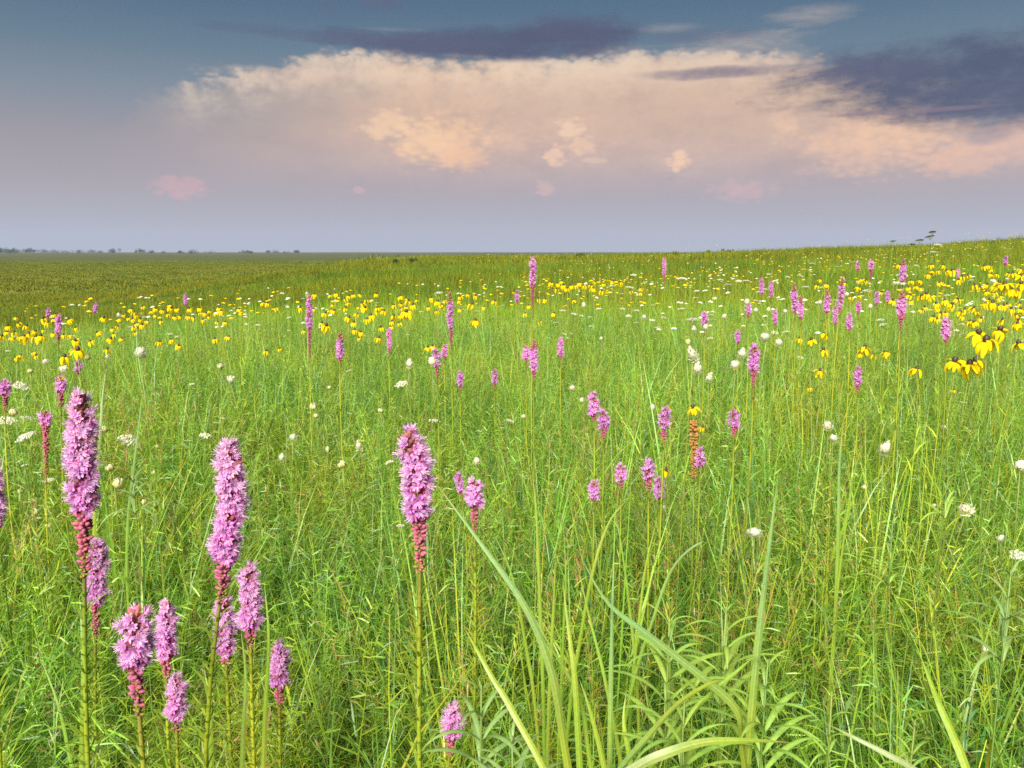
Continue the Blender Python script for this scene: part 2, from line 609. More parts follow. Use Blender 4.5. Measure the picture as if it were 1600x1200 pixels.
# ------------------------------------------------------------------ uncountable growth: tuft meshes scattered by geometry nodes
G_YEL = (0.32, 0.41, 0.036)
G_FRESH = (0.208, 0.360, 0.034)
G_MID = (0.118, 0.235, 0.028)
G_BLUE = (0.14, 0.27, 0.075)
G_OLIVE_SHADED = (0.115, 0.138, 0.017)  # olive grass, darkened in colour to stand for cloud shadow
G_TAN = (0.300, 0.210, 0.075)
G_RUST = (0.260, 0.120, 0.045)


def arc(base, az, length, lean, bend, n):
    """Points of a blade that leans and bends over towards azimuth AZ."""
    h = Vector((math.sin(az), math.cos(az), 0))
    pts = []
    p = Vector(base)
    ang = lean
    for i in range(n + 1):
        pts.append(p.copy())
        ang = lean + bend * ((i + 0.5) / n) ** 1.4
        p = p + (h * math.sin(ang) + Vector((0, 0, math.cos(ang)))) * (length / n)
    return pts


def blade(mb, base, az, length, width, lean, bend, col, n=4, twist=0.5):
    pts = arc(base, az, length, lean, bend, n)
    q = az + math.pi / 2 + rnd.uniform(-twist, twist)
    prof = [0.65, 1.0, 0.95, 0.62, 0.06] if n == 4 else ([0.7, 1.0, 0.6, 0.05] if n == 3 else [0.8, 1.0, 0.05])
    mb.ribbon(pts, [width * k for k in prof], Vector((math.sin(q), math.cos(q), 0.15 * rnd.uniform(-1, 1))), col)


def tuft_grass(nb, h0, h1, w0, w1, rad, cols, lean=0.25, bend=0.9, seg=4):
    mb = MB()
    for _ in range(nb):
        a, r = rnd.uniform(0, 6.283), rad * math.sqrt(rnd.random())
        blade(mb, (r * math.sin(a), r * math.cos(a), -0.02), a + rnd.uniform(-1.2, 1.2), rnd.uniform(h0, h1), rnd.uniform(w0, w1), abs(rnd.gauss(0, lean)), max(0, rnd.gauss(bend * 0.6, bend * 0.5)),
              jit(rnd.choice(cols), 0.22, 0.14), seg)
    return mb


def tuft_feather(ns, h0, h1, rad, cols, nl=28, ll=(0.022, 0.048), lw=(0.0015, 0.0028)):
    """Wiry stems set with whorls of hair-thin leaves."""
    mb = MB()
    for _ in range(ns):
        a, r = rnd.uniform(0, 6.283), rad * math.sqrt(rnd.random())
        h = rnd.uniform(h0, h1)
        c = jit(rnd.choice(cols), 0.2, 0.12)
        pts = arc((r * math.sin(a), r * math.cos(a), -0.02), a + rnd.uniform(-1, 1), h, rnd.uniform(0, 0.5), rnd.uniform(0, 0.7), 5)
        mb.ribbon(pts, [0.0022, 0.0020, 0.0018, 0.0016, 0.0013, 0.0008], Vector((rnd.uniform(-1, 1), rnd.uniform(-1, 1), 0)), jit(c, 0.1))
        for k in range(nl):
            t = 0.18 + 0.82 * (k + rnd.random()) / nl
            i = min(4, int(t * 5))
            p = pts[i].lerp(pts[i + 1], t * 5 - i)
            q = rnd.uniform(0, 6.283)
            el = rnd.uniform(-0.15, 0.95)
            L = rnd.uniform(*ll) * (1.15 - 0.5 * t)
            d = Vector((math.sin(q) * math.cos(el), math.cos(q) * math.cos(el), math.sin(el)))
            w = rnd.uniform(*lw)
            side = d.cross(Vector((rnd.uniform(-1, 1), rnd.uniform(-1, 1), rnd.uniform(0, 1))))
            cc = jit(c, 0.2, 0.1)
            mid = p + d * (L * 0.55)
            mb.ribbon([p, mid, p + d * L + Vector((0, 0, -L * rnd.uniform(-0.1, 0.25)))], [w * 0.7, w, w * 0.15], side, cc)
    return mb


def tuft_stems(ns, h0, h1, rad, cols, leaf=True):
    """Straight thin flowering stems with small alternate leaves."""
    mb = MB()
    for _ in range(ns):
        a, r = rnd.uniform(0, 6.283), rad * math.sqrt(rnd.random())
        h = rnd.uniform(h0, h1)
        c = jit(rnd.choice(cols), 0.18, 0.1)
        pts = arc((r * math.sin(a), r * math.cos(a), -0.02), a, h, rnd.uniform(0, 0.16), rnd.uniform(0, 0.2), 4)
        mb.tube(pts, [0.0016, 0.0015, 0.0013, 0.0011, 0.0006], c, 3, cap=False)
        if leaf:
            for k in range(9):
                t = 0.25 + 0.7 * k / 9
                i = min(3, int(t * 4))
                p = pts[i].lerp(pts[i + 1], t * 4 - i)
                blade(mb, p, rnd.uniform(0, 6.283), rnd.uniform(0.025, 0.06), rnd.uniform(0.002, 0.0045), rnd.uniform(0.4, 0.9), 0.6, jit(c, 0.15), 2)
    return mb


def tuft_panicle(ns, h0, h1, rad):
    """Seeding grass: tan and rust open heads."""
    mb = MB()
    for _ in range(ns):
        a, r = rnd.uniform(0, 6.283), rad * math.sqrt(rnd.random())
        h = rnd.uniform(h0, h1)
        pts = arc((r * math.sin(a), r * math.cos(a), -0.02), a, h, rnd.uniform(0, 0.2), rnd.uniform(0, 0.35), 4)
        mb.ribbon(pts, [0.0018, 0.0016, 0.0014, 0.0012, 0.0006], Vector((1, 0.3, 0)), jit(G_YEL))
        for k in range(46):
            t = 0.68 + 0.32 * k / 46
            i = min(3, int(t * 4))
            p = pts[i].lerp(pts[i + 1], t * 4 - i)
            q, e = rnd.uniform(0, 6.283), rnd.uniform(0.2, 1.0)
            L = rnd.uniform(0.008, 0.03) * (1.15 - (t - 0.68) * 2.2)
            d = Vector((math.sin(q) * math.cos(e), math.cos(q) * math.cos(e), math.sin(e)))
            c = jit(rnd.choice([G_TAN, G_RUST, G_YEL, G_TAN]), 0.25)
            mb.ribbon([p, p + d * L * 0.7, p + d * L], [0.0006, 0.0022, 0.0004], Vector((d.y, -d.x, 0.2)), c)
    return mb


def tuft_leafy(ns, h0, h1, rad, cols, ll, lw):
    """Herb stems with narrow lance leaves."""
    mb = MB()
    for _ in range(ns):
        a, r = rnd.uniform(0, 6.283), rad * math.sqrt(rnd.random())
        h = rnd.uniform(h0, h1)
        c = jit(rnd.choice(cols), 0.18, 0.1)
        pts = arc((r * math.sin(a), r * math.cos(a), -0.02), a, h, rnd.uniform(0, 0.2), rnd.uniform(0, 0.25), 4)
        mb.tube(pts, [0.0022, 0.002, 0.0018, 0.0015, 0.0007], c, 3, cap=False)
        n = 20
        for k in range(n):
            t = 0.2 + 0.8 * k / n
            i = min(3, int(t * 4))
            p = pts[i].lerp(pts[i + 1], t * 4 - i)
            q = k * 2.4
            blade(mb, p, q, rnd.uniform(*ll) * (1.2 - 0.6 * t), rnd.uniform(*lw), rnd.uniform(0.4, 0.9), rnd.uniform(0.5, 1.1), jit(c, 0.18), 3, 0.2)
    return mb


def npmesh(mb):
    """A tuft as arrays: points, colours, faces by size."""
    v = np.array(mb.v, np.float32); c = np.array(mb.c, np.float32)
    q = np.array([f for f in mb.f if len(f) == 4], np.int32).reshape(-1, 4)
    t = np.array([f for f in mb.f if len(f) == 3], np.int32).reshape(-1, 3)
    return v, c, q, t


def tile_mesh(name, size, recipe, mat):
    """A square of mixed growth: RECIPE lists (tufts, how many, smallest and largest scale, tilt)."""
    V, C, Q, T = [], [], [], []
    off = 0
    humps = [(rnd.uniform(-0.5, 0.5) * size, rnd.uniform(-0.5, 0.5) * size, rnd.uniform(0.10, 0.2) * min(1.0, 0.6 + size * 0.5), rnd.choice((-1.0, -0.8, 0.9, 1.1)), rnd.choice((-1, 1))) for _ in range(int(9 * max(1, size * size)) if size < 1.5 else 16)]

    def clump(x, y):
        f = h = 0.0
        for a, b, r, k, hh in humps:
            g = math.exp(-((x - a) ** 2 + (y - b) ** 2) / (r * r))
            f += k * g
            h += hh * g
        return max(-1, min(1, f)), max(-1, min(1, h))

    for tufts, n, s0, s1, tilt in recipe:
        nx = int(math.ceil(math.sqrt(n)))
        cells = [(i, j) for i in range(nx) for j in range(nx)]
        rnd.shuffle(cells)
        for (i, j) in cells[:n]:
            v, c, q, t = tufts[rnd.randrange(len(tufts))]
            px_, py_ = (i + rnd.random()) / nx * size - size / 2, (j + rnd.random()) / nx * size - size / 2
            cf, ch = clump(px_, py_)
            s = rnd.uniform(s0, s1) * (1 + 0.30 * cf)
            M = (Matrix.Translation((px_, py_, 0))
                 @ Matrix.Rotation(rnd.uniform(0, 6.283), 4, 'Z') @ Matrix.Rotation(rnd.gauss(0, tilt), 4, 'X') @ Matrix.Scale(s, 4))
            A = np.array(M, np.float32)
            V.append(v @ A[:3, :3].T + A[:3, 3])
            k = 1 + rnd.uniform(-0.2, 0.2) + 0.12 * cf
            h = rnd.uniform(-0.12, 0.12) + 0.14 * ch
            C.append(c * np.array([k * (1 + h), k, k * (1 - h)], np.float32))
            Q.append(q + off); T.append(t + off)
            off += len(v)
    V = np.concatenate(V); C = np.concatenate(C); Q = np.concatenate(Q); T = np.concatenate(T)
    me = bpy.data.meshes.new(name)
    me.vertices.add(len(V)); me.vertices.foreach_set('co', V.ravel())
    loops = np.concatenate([Q.ravel(), T.ravel()])
    me.loops.add(len(loops)); me.loops.foreach_set('vertex_index', loops)
    tot = np.concatenate([np.full(len(Q), 4), np.full(len(T), 3)]).astype(np.int32)
    me.polygons.add(len(tot))
    me.polygons.foreach_set('loop_start', (np.cumsum(tot) - tot).astype(np.int32))
    me.polygons.foreach_set('loop_total', tot)
    me.polygons.foreach_set('use_smooth', np.ones(len(tot), bool))
    me.materials.append(mat)
    a = me.attributes.new('tint', 'FLOAT_COLOR', 'POINT')
    a.data.foreach_set('color', np.concatenate([C, np.ones((len(C), 1), np.float32)], 1).ravel())
    me.update(calc_edges=True)
    return me


def scatter(name, label, tiles, xs, ys, rotz, scl, idx):
    """One object of kind stuff: its points carry the squares of growth."""
    n = len(xs)
    e = 0.3
    gx = (ground_z(xs + e, ys) - ground_z(xs - e, ys)) / (2 * e)
    gy = (ground_z(xs, ys + e) - ground_z(xs, ys - e)) / (2 * e)
    rot = np.zeros((n, 3), np.float32)
    for i in range(n):
        nrm = Vector((-gx[i], -gy[i], 1)).normalized()
        q = Vector((0, 0, 1)).rotation_difference(nrm) @ Quaternion((0, 0, 1), rotz[i])
        rot[i] = q.to_euler()
    pts = np.stack([xs, ys, ground_z(xs, ys)], -1)
    me = bpy.data.meshes.new(name)
    me.vertices.add(n)
    me.vertices.foreach_set('co', pts.astype(np.float32).ravel())
    a = me.attributes.new('rot', 'FLOAT_VECTOR', 'POINT'); a.data.foreach_set('vector', rot.ravel())
    a = me.attributes.new('scl', 'FLOAT', 'POINT'); a.data.foreach_set('value', scl.astype(np.float32))
    a = me.attributes.new('idx', 'INT', 'POINT'); a.data.foreach_set('value', idx.astype(np.int32))
    o = obj(name, me)
    o['kind'] = 'stuff'
    o['label'] = label
    ng = bpy.data.node_groups.new(name + ' scatter', 'GeometryNodeTree')
    ng.interface.new_socket('Geometry', in_out='INPUT', socket_type='NodeSocketGeometry')
    ng.interface.new_socket('Geometry', in_out='OUTPUT', socket_type='NodeSocketGeometry')
    N, L = ng.nodes.new, ng.links.new
    gi, go = N('NodeGroupInput'), N('NodeGroupOutput')
    g2i = N('GeometryNodeGeometryToInstance')
    for tm in tiles:
        po = bpy.data.objects.new(name + ' growth', tm)
        oi = N('GeometryNodeObjectInfo')
        oi.inputs['Object'].default_value = po
        L(oi.outputs['Geometry'], g2i.inputs[0])
    iop = N('GeometryNodeInstanceOnPoints')
    iop.inputs['Pick Instance'].default_value = True
    L(gi.outputs[0], iop.inputs['Points'])
    L(g2i.outputs[0], iop.inputs['Instance'])
    for att, typ, sock in (('rot', 'FLOAT_VECTOR', 'Rotation'), ('scl', 'FLOAT', 'Scale'), ('idx', 'INT', 'Instance Index')):
        na = N('GeometryNodeInputNamedAttribute')
        na.data_type = typ
        na.inputs['Name'].default_value = att
        L(na.outputs['Attribute'], iop.inputs[sock])
    L(iop.outputs[0], go.inputs[0])
    md = o.modifiers.new('scatter', 'NODES')
    md.node_group = ng
    return o


def grid(size, y0, y1, margin=1.2, slope=0.68):
    """Centres of a slightly shaken square grid over the ground in view."""
    ys = np.arange(y0, y1, size)
    out = []
    for k, y in enumerate(ys):
        h = slope * (y + size) + margin
        n = int(math.ceil(2 * h / size))
        for i in range(n):
            out.append((-h + (i + 0.5 * (k % 2)) * size, y))
    p = np.array(out)
    p += rng.uniform(-0.12, 0.12, p.shape) * size
    return p[:, 0], p[:, 1]


def lay(name, label, tiles, x, y, s0=0.95, s1=1.12):
    n = len(x)
    rotz = rng.integers(0, 4, n) * (math.pi / 2) + rng.uniform(-0.15, 0.15, n)
    return scatter(name, label, tiles, x, y, rotz, rng.uniform(s0, s1, n), rng.integers(0, len(tiles), n))


def build_growth():
    many = lambda f, n: [npmesh(f()) for _ in range(n)]
    fine = many(lambda: tuft_grass(22, 0.24, 0.50, 0.0018, 0.0042, 0.06, [G_FRESH, G_FRESH, G_YEL, G_MID], 0.4, 1.7), 8)
    short = many(lambda: tuft_grass(26, 0.14, 0.36, 0.0016, 0.0034, 0.09, [G_MID, G_FRESH, G_MID, G_FRESH, G_MID, G_TAN], 0.55, 1.5), 6)
    tussock = many(lambda: tuft_grass(18, 0.38, 0.68, 0.0026, 0.0054, 0.05, [G_YEL, G_FRESH, G_FRESH, G_BLUE], 0.2, 1.2), 6)
    feather = many(lambda: tuft_feather(5, 0.24, 0.50, 0.09, [G_FRESH, G_MID, G_FRESH, G_YEL]), 8)
    tangle = many(lambda: tuft_feather(6, 0.12, 0.30, 0.12, [G_MID, G_FRESH, G_MID, G_FRESH, G_TAN], 18, (0.03, 0.06), (0.002, 0.0036)), 6)
    stems = many(lambda: tuft_stems(3, 0.34, 0.62, 0.10, [G_YEL, G_FRESH, G_YEL]), 6)
    leafy = many(lambda: tuft_leafy(2, 0.26, 0.52, 0.06, [G_FRESH, G_MID, G_BLUE], (0.035, 0.065), (0.004, 0.007)), 5)
    seedy = many(lambda: tuft_panicle(5, 0.42, 0.66, 0.08), 5)
    S1 = 0.5
    near_f = [tile_mesh('feathery growth', S1, [(feather, 30, 0.75, 1.2, 0.15), (tangle, 15, 0.9, 1.3, 0.2), (short, 8, 0.8, 1.2, 0.2), (fine, 4, 0.8, 1.1, 0.15), (stems, 2, 0.8, 1.1, 0.1), (leafy, 2, 0.7, 1.1, 0.1)], M_LEAF) for _ in range(4)]
    near_g = [tile_mesh('grassy growth', S1, [(fine, 14, 0.8, 1.2, 0.2), (tussock, 3, 0.75, 1.1, 0.2), (feather, 22, 0.8, 1.2, 0.15), (tangle, 9, 0.9, 1.3, 0.2), (short, 9, 0.8, 1.2, 0.2), (stems, 2, 0.8, 1.15, 0.1), (leafy, 4, 0.8, 1.15, 0.1)], M_LEAF) for _ in range(4)]
    near_s = [tile_mesh('seeding growth', S1, [(fine, 10, 0.8, 1.2, 0.15), (tussock, 2, 0.8, 1.1, 0.1), (feather, 16, 0.8, 1.15, 0.12), (tangle, 9, 0.9, 1.3, 0.2), (short, 8, 0.8, 1.2, 0.2), (seedy, 6, 0.85, 1.15, 0.1)], M_LEAF) for _ in range(2)]
    x, y = grid(S1, 0.35, 5.2)
    tan = np.exp(-((x - 0.2) / 0.5) ** 2 - ((y - 2.0) / 0.5) ** 2) + 0.05
    lush = 0.15 + 0.75 * smooth01((x + 0.35 + 0.3 * np.sin(y * 1.9)) / 0.8)
    u = rng.uniform(0, 1, len(x)); u2 = rng.uniform(0, 1, len(x))
    ks = u < tan
    kg = ~ks & (u2 < lush)
    kf = ~ks & ~kg
    lay('feathery_herb', 'feathery hair-leaved green herbs between the flowers', near_f, x[kf], y[kf])
    lay('meadow_grass', 'fine bright green grass and herbs filling the meadow', near_g, x[kg], y[kg])
    lay('seeding_grass', 'tan and rust seed heads of slender grass', near_s, x[ks], y[ks])
    S2 = 1.0
    mid = [tile_mesh('middle growth', S2, [(fine, 40, 0.8, 1.2, 0.2), (tussock, 8, 0.75, 1.1, 0.2), (feather, 52, 0.85, 1.25, 0.15), (short, 30, 0.9, 1.3, 0.2), (stems, 8, 0.8, 1.1, 0.1), (leafy, 8, 0.8, 1.1, 0.1), (seedy, 3, 0.8, 1.1, 0.1)], M_LEAF) for _ in range(4)]
    x, y = grid(S2, 5.4, 13.0, 1.5)
    lay('middle_meadow', 'bright green grass and herbs of the middle meadow', mid, x, y)
    far_g = many(lambda: tuft_grass(16, 0.24, 0.50, 0.004, 0.008, 0.14, [(0.16, 0.27, 0.028), G_MID, (0.22, 0.28, 0.03), (0.12, 0.20, 0.024)], 0.4, 1.0, 3), 6)
    far_o = many(lambda: tuft_grass(16, 0.20, 0.46, 0.005, 0.010, 0.18, [G_OLIVE_SHADED, G_OLIVE_SHADED, (0.175, 0.150, 0.022), (0.10, 0.15, 0.020)], 0.45, 1.0, 2), 6)  # olive tufts whose low tones carry the cloud shadow
    S3 = 2.0
    tg = [tile_mesh('further growth', S3, [(far_g, 90, 0.8, 1.2, 0.2), (far_o, 16, 0.8, 1.2, 0.2)], M_FAR) for _ in range(3)]
    tm = [tile_mesh('mixed growth', S3, [(far_g, 42, 0.8, 1.2, 0.2), (far_o, 52, 0.8, 1.2, 0.2)], M_FAR) for _ in range(3)]
    to = [tile_mesh('shade-toned growth', S3, [(far_g, 10, 0.8, 1.1, 0.2), (far_o, 80, 0.8, 1.3, 0.2)], M_FAR) for _ in range(4)]
    x, y = grid(S3, 13.4, 40, 3.0)
    g = (y - 13 - 0.12 * x + 3.0 * np.sin(x * 0.35) + rng.normal(0, 3.0, len(x))) / 13
    a, b = g < 0.3, (g >= 0.3) & (g < 0.9)
    lay('further_grass', 'green grass of the further meadow', tg, x[a], y[a])
    lay('mixed_grass', 'green and shade-toned olive grass where the ground begins to rise', tm, x[b], y[b])
    c = ~a & ~b
    lay('shade_toned_prairie', 'olive and brownish prairie grass on the rise beyond, colour darkened as under cloud', to, x[c], y[c])
    S4 = 4.0
    big_o = many(lambda: tuft_grass(26, 0.16, 0.36, 0.010, 0.022, 0.38, [G_OLIVE_SHADED, G_OLIVE_SHADED, (0.155, 0.135, 0.022), (0.105, 0.145, 0.020)], 0.9, 1.0, 2), 6)  # crest tufts, cloud shade put into their olive colours
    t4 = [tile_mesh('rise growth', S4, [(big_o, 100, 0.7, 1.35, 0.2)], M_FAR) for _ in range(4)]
    x, y = grid(S4, 41, 82, 5.0)
    lay('ridge_prairie', 'olive grass along the crest of the low rise, colour darkened for cloud shadow', t4, x, y)
    S5 = 14.0
    plain = many(lambda: tuft_grass(28, 0.16, 0.42, 0.05, 0.12, 1.2, [G_OLIVE_SHADED, (0.145, 0.125, 0.020), (0.105, 0.135, 0.020)], 1.1, 0.6, 2), 5)  # plain tufts, their colours dulled to imitate shade from clouds
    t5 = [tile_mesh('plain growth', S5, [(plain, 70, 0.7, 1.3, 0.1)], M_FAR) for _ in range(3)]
    x, y = grid(S5, 86, 430, 8.0)
    k = x / y < 0.02
    lay('distant_prairie', 'olive grass of the plain running to the horizon, cloud shadow in its colour', t5, x[k], y[k])


build_growth()

# ------------------------------------------------------------------ landmarks that labels point to, as (pixel, phrase)
LANDMARKS = [
    (125, 720, 'the tallest blazing star near the left edge'), (355, 800, 'the leaning pink blazing star'), (650, 750, 'the big blazing star at the centre'),
    (483, 490, 'the slim blazing star with a white tip'), (704, 488, 'the slim blazing star with a rusty tip'), (833, 425, 'the central blazing star under the horizon'),
    (1409, 478, 'the tall blazing star among the right coneflowers'), (1478, 515, 'the stout blazing star near the right edge'), (1179, 560, 'the tall blazing star right of centre'),
    (1039, 655, 'the small blazing star beside the spent spike'), (92, 515, 'the blazing star among the left coneflowers'), (1340, 590, 'the short purple-topped blazing star'),
    (1412, 424, 'the dark blazing star above a white umbel'), (1246, 470, 'the twin blazing stars at the right'), (219, 553, 'the large cream tufted flower'),
    (928, 635, 'the upper of the paired blazing stars'), (708, 1130, 'the lowest blazing star at the bottom'), (1380, 703, 'the lone cream flower on the right'),
]
AUTO = []          # (object, kind phrase, px, py): labels written once all of them are known
ORD = ['nearest', 'second nearest', 'third nearest', 'fourth nearest', 'fifth nearest', 'sixth nearest', 'seventh nearest', 'eighth nearest', 'ninth nearest', 'tenth nearest',
       'eleventh nearest', 'twelfth nearest', 'thirteenth nearest', 'fourteenth nearest', 'fifteenth nearest', 'sixteenth nearest', 'seventeenth nearest', 'eighteenth nearest',
       'nineteenth nearest', 'twentieth nearest', 'twenty-first nearest', 'twenty-second nearest', 'twenty-third nearest', 'twenty-fourth nearest', 'twenty-fifth nearest', 'twenty-sixth nearest',
       'twenty-seventh nearest', 'twenty-eighth nearest', 'twenty-ninth nearest', 'thirtieth nearest', 'thirty-first nearest', 'thirty-second nearest', 'thirty-third nearest',
       'thirty-fourth nearest', 'thirty-fifth nearest', 'thirty-sixth nearest', 'thirty-seventh nearest', 'thirty-eighth nearest', 'thirty-ninth nearest', 'fortieth nearest', 'forty-first nearest', 'forty-second nearest', 'forty-third nearest', 'forty-fourth nearest', 'forty-fifth nearest', 'forty-sixth nearest']


def write_labels():
    seen = {}
    for o, kind, px, py in AUTO:
        best = min(LANDMARKS, key=lambda l: math.hypot(l[0] - px, l[1] - py))
        dx, dy = px - best[0], py - best[1]
        rel = ('right of' if dx > 0 else 'left of') if abs(dx) > abs(dy) * 0.9 else ('below' if dy > 0 else 'above')
        seen.setdefault((kind, best[2], rel), []).append((math.hypot(dx, dy), o))
    for (kind, phrase, rel), rows in seen.items():
        rows.sort(key=lambda r: r[0])
        for i, (_, o) in enumerate(rows):
            o['label'] = f'{kind} {rel} {phrase}' if len(rows) == 1 else f'{ORD[min(i, len(ORD) - 1)]} {kind} {rel} {phrase}'


# ------------------------------------------------------------------ blazing stars
P_PINK = (0.58, 0.215, 0.52)
P_PALE = (0.72, 0.46, 0.70)
P_DEEP = (0.63, 0.21, 0.64)
P_LIGHT = (0.78, 0.43, 0.68)
P_CRIM = (0.46, 0.085, 0.18)
P_ROSE = (0.50, 0.17, 0.25)


def head_mb(styles=9, petals=5, hue=0.0):
    """One flower head of unit reach, its axis along Z: cup, open petals, long pale threads."""
    mb = MB()
    n = 5
    ring = lambda r, z, o=0.0: [Vector((r * math.cos(6.283 * k / n + o), r * math.sin(6.283 * k / n + o), z)) for k in range(n)]
    v = ring(0.05, 0.10) + ring(0.13, 0.28) + ring(0.11, 0.46)
    f = [(a * n + k, a * n + (k + 1) % n, (a + 1) * n + (k + 1) % n, (a + 1) * n + k) for a in range(2) for k in range(n)]
    mb.add(v, f, [jit(P_CRIM, 0.2)] * n + [jit(P_ROSE)] * n * 2)
    pk = tuple(a + (b - a) * hue for a, b in zip(P_DEEP, P_LIGHT))
    for k in range(petals):
        q = 6.283 * (k + rnd.uniform(-0.3, 0.3)) / petals
        d = Vector((math.cos(q), math.sin(q), 0))
        r = rnd.uniform(0.30, 0.44)
        c = jit(pk, 0.14)
        mb.ribbon([d * 0.05 + Vector((0, 0, 0.46)), d * (r * 0.6) + Vector((0, 0, 0.64)), d * r + Vector((0, 0, 0.68 + rnd.uniform(-0.06, 0.08)))], [0.09, 0.19, 0.05], Vector((-d.y, d.x, 0)), c)
    for k in range(styles):
        q = 6.283 * (k + rnd.random()) / styles
        d = Vector((math.cos(q), math.sin(q), 0))
        r = rnd.uniform(0.08, 0.42)
        z1 = rnd.uniform(0.86, 1.04)
        c = jit(P_PALE, 0.1)
        mb.ribbon([d * 0.04 + Vector((0, 0, 0.5)), d * (r * 0.5) + Vector((0, 0, 0.78)), d * r + Vector((0, 0, z1))], [0.032, 0.034, 0.03], Vector((-d.y, d.x, 0.3)), c)
    return mb


def bud_mb(col=None):
    mb = MB()
    n = 5
    c = col or P_CRIM
    ring = lambda r, z: [Vector((r * math.cos(6.283 * k / n), r * math.sin(6.283 * k / n), z)) for k in range(n)]
    v = ring(0.08, 0.05) + ring(0.18, 0.35) + ring(0.17, 0.62) + [Vector((0.03, 0.02, 0.86))]
    f = [(a * n + k, a * n + (k + 1) % n, (a + 1) * n + (k + 1) % n, (a + 1) * n + k) for a in range(2) for k in range(n)] + [(2 * n + k, 2 * n + (k + 1) % n, 3 * n) for k in range(n)]
    mb.add(v, f, [jit((0.24, 0.20, 0.04), 0.2)] * n + [jit(c, 0.25)] * n + [jit(P_ROSE if col is None else col, 0.2)] * (n + 1))
    return mb


HEADS = [head_mb(15, 7, h) for h in (0.0, 0.2, 0.4, 0.6, 0.8, 1.0)]
HEAD_ME = [h.mesh('flower head', [M_PETAL], False) for h in HEADS]
LITE = [head_mb(6, 6, h) for h in (0.0, 0.2, 0.5)]
BUDS = [bud_mb() for _ in range(4)]
BUDS_SPENT = [bud_mb((0.50, 0.27, 0.09)) for _ in range(3)]
BUDS_ROSE = [bud_mb((0.50, 0.20, 0.20)) for _ in range(3)]
BUDS_GREEN = [bud_mb((0.30, 0.26, 0.05)) for _ in range(3)]


def out_matrix(p, axis, q, lift, scale):
    a = axis.orthogonal().normalized()
    b = axis.cross(a)
    d = (a * math.cos(q) + b * math.sin(q)) * math.cos(lift) + axis * math.sin(lift)
    rot = d.to_track_quat('Z', 'Y') @ Quaternion((0, 0, 1), rnd.uniform(0, 6.283))
    return Matrix.Translation(p) @ rot.to_matrix().to_4x4() @ Matrix.Scale(scale, 4)


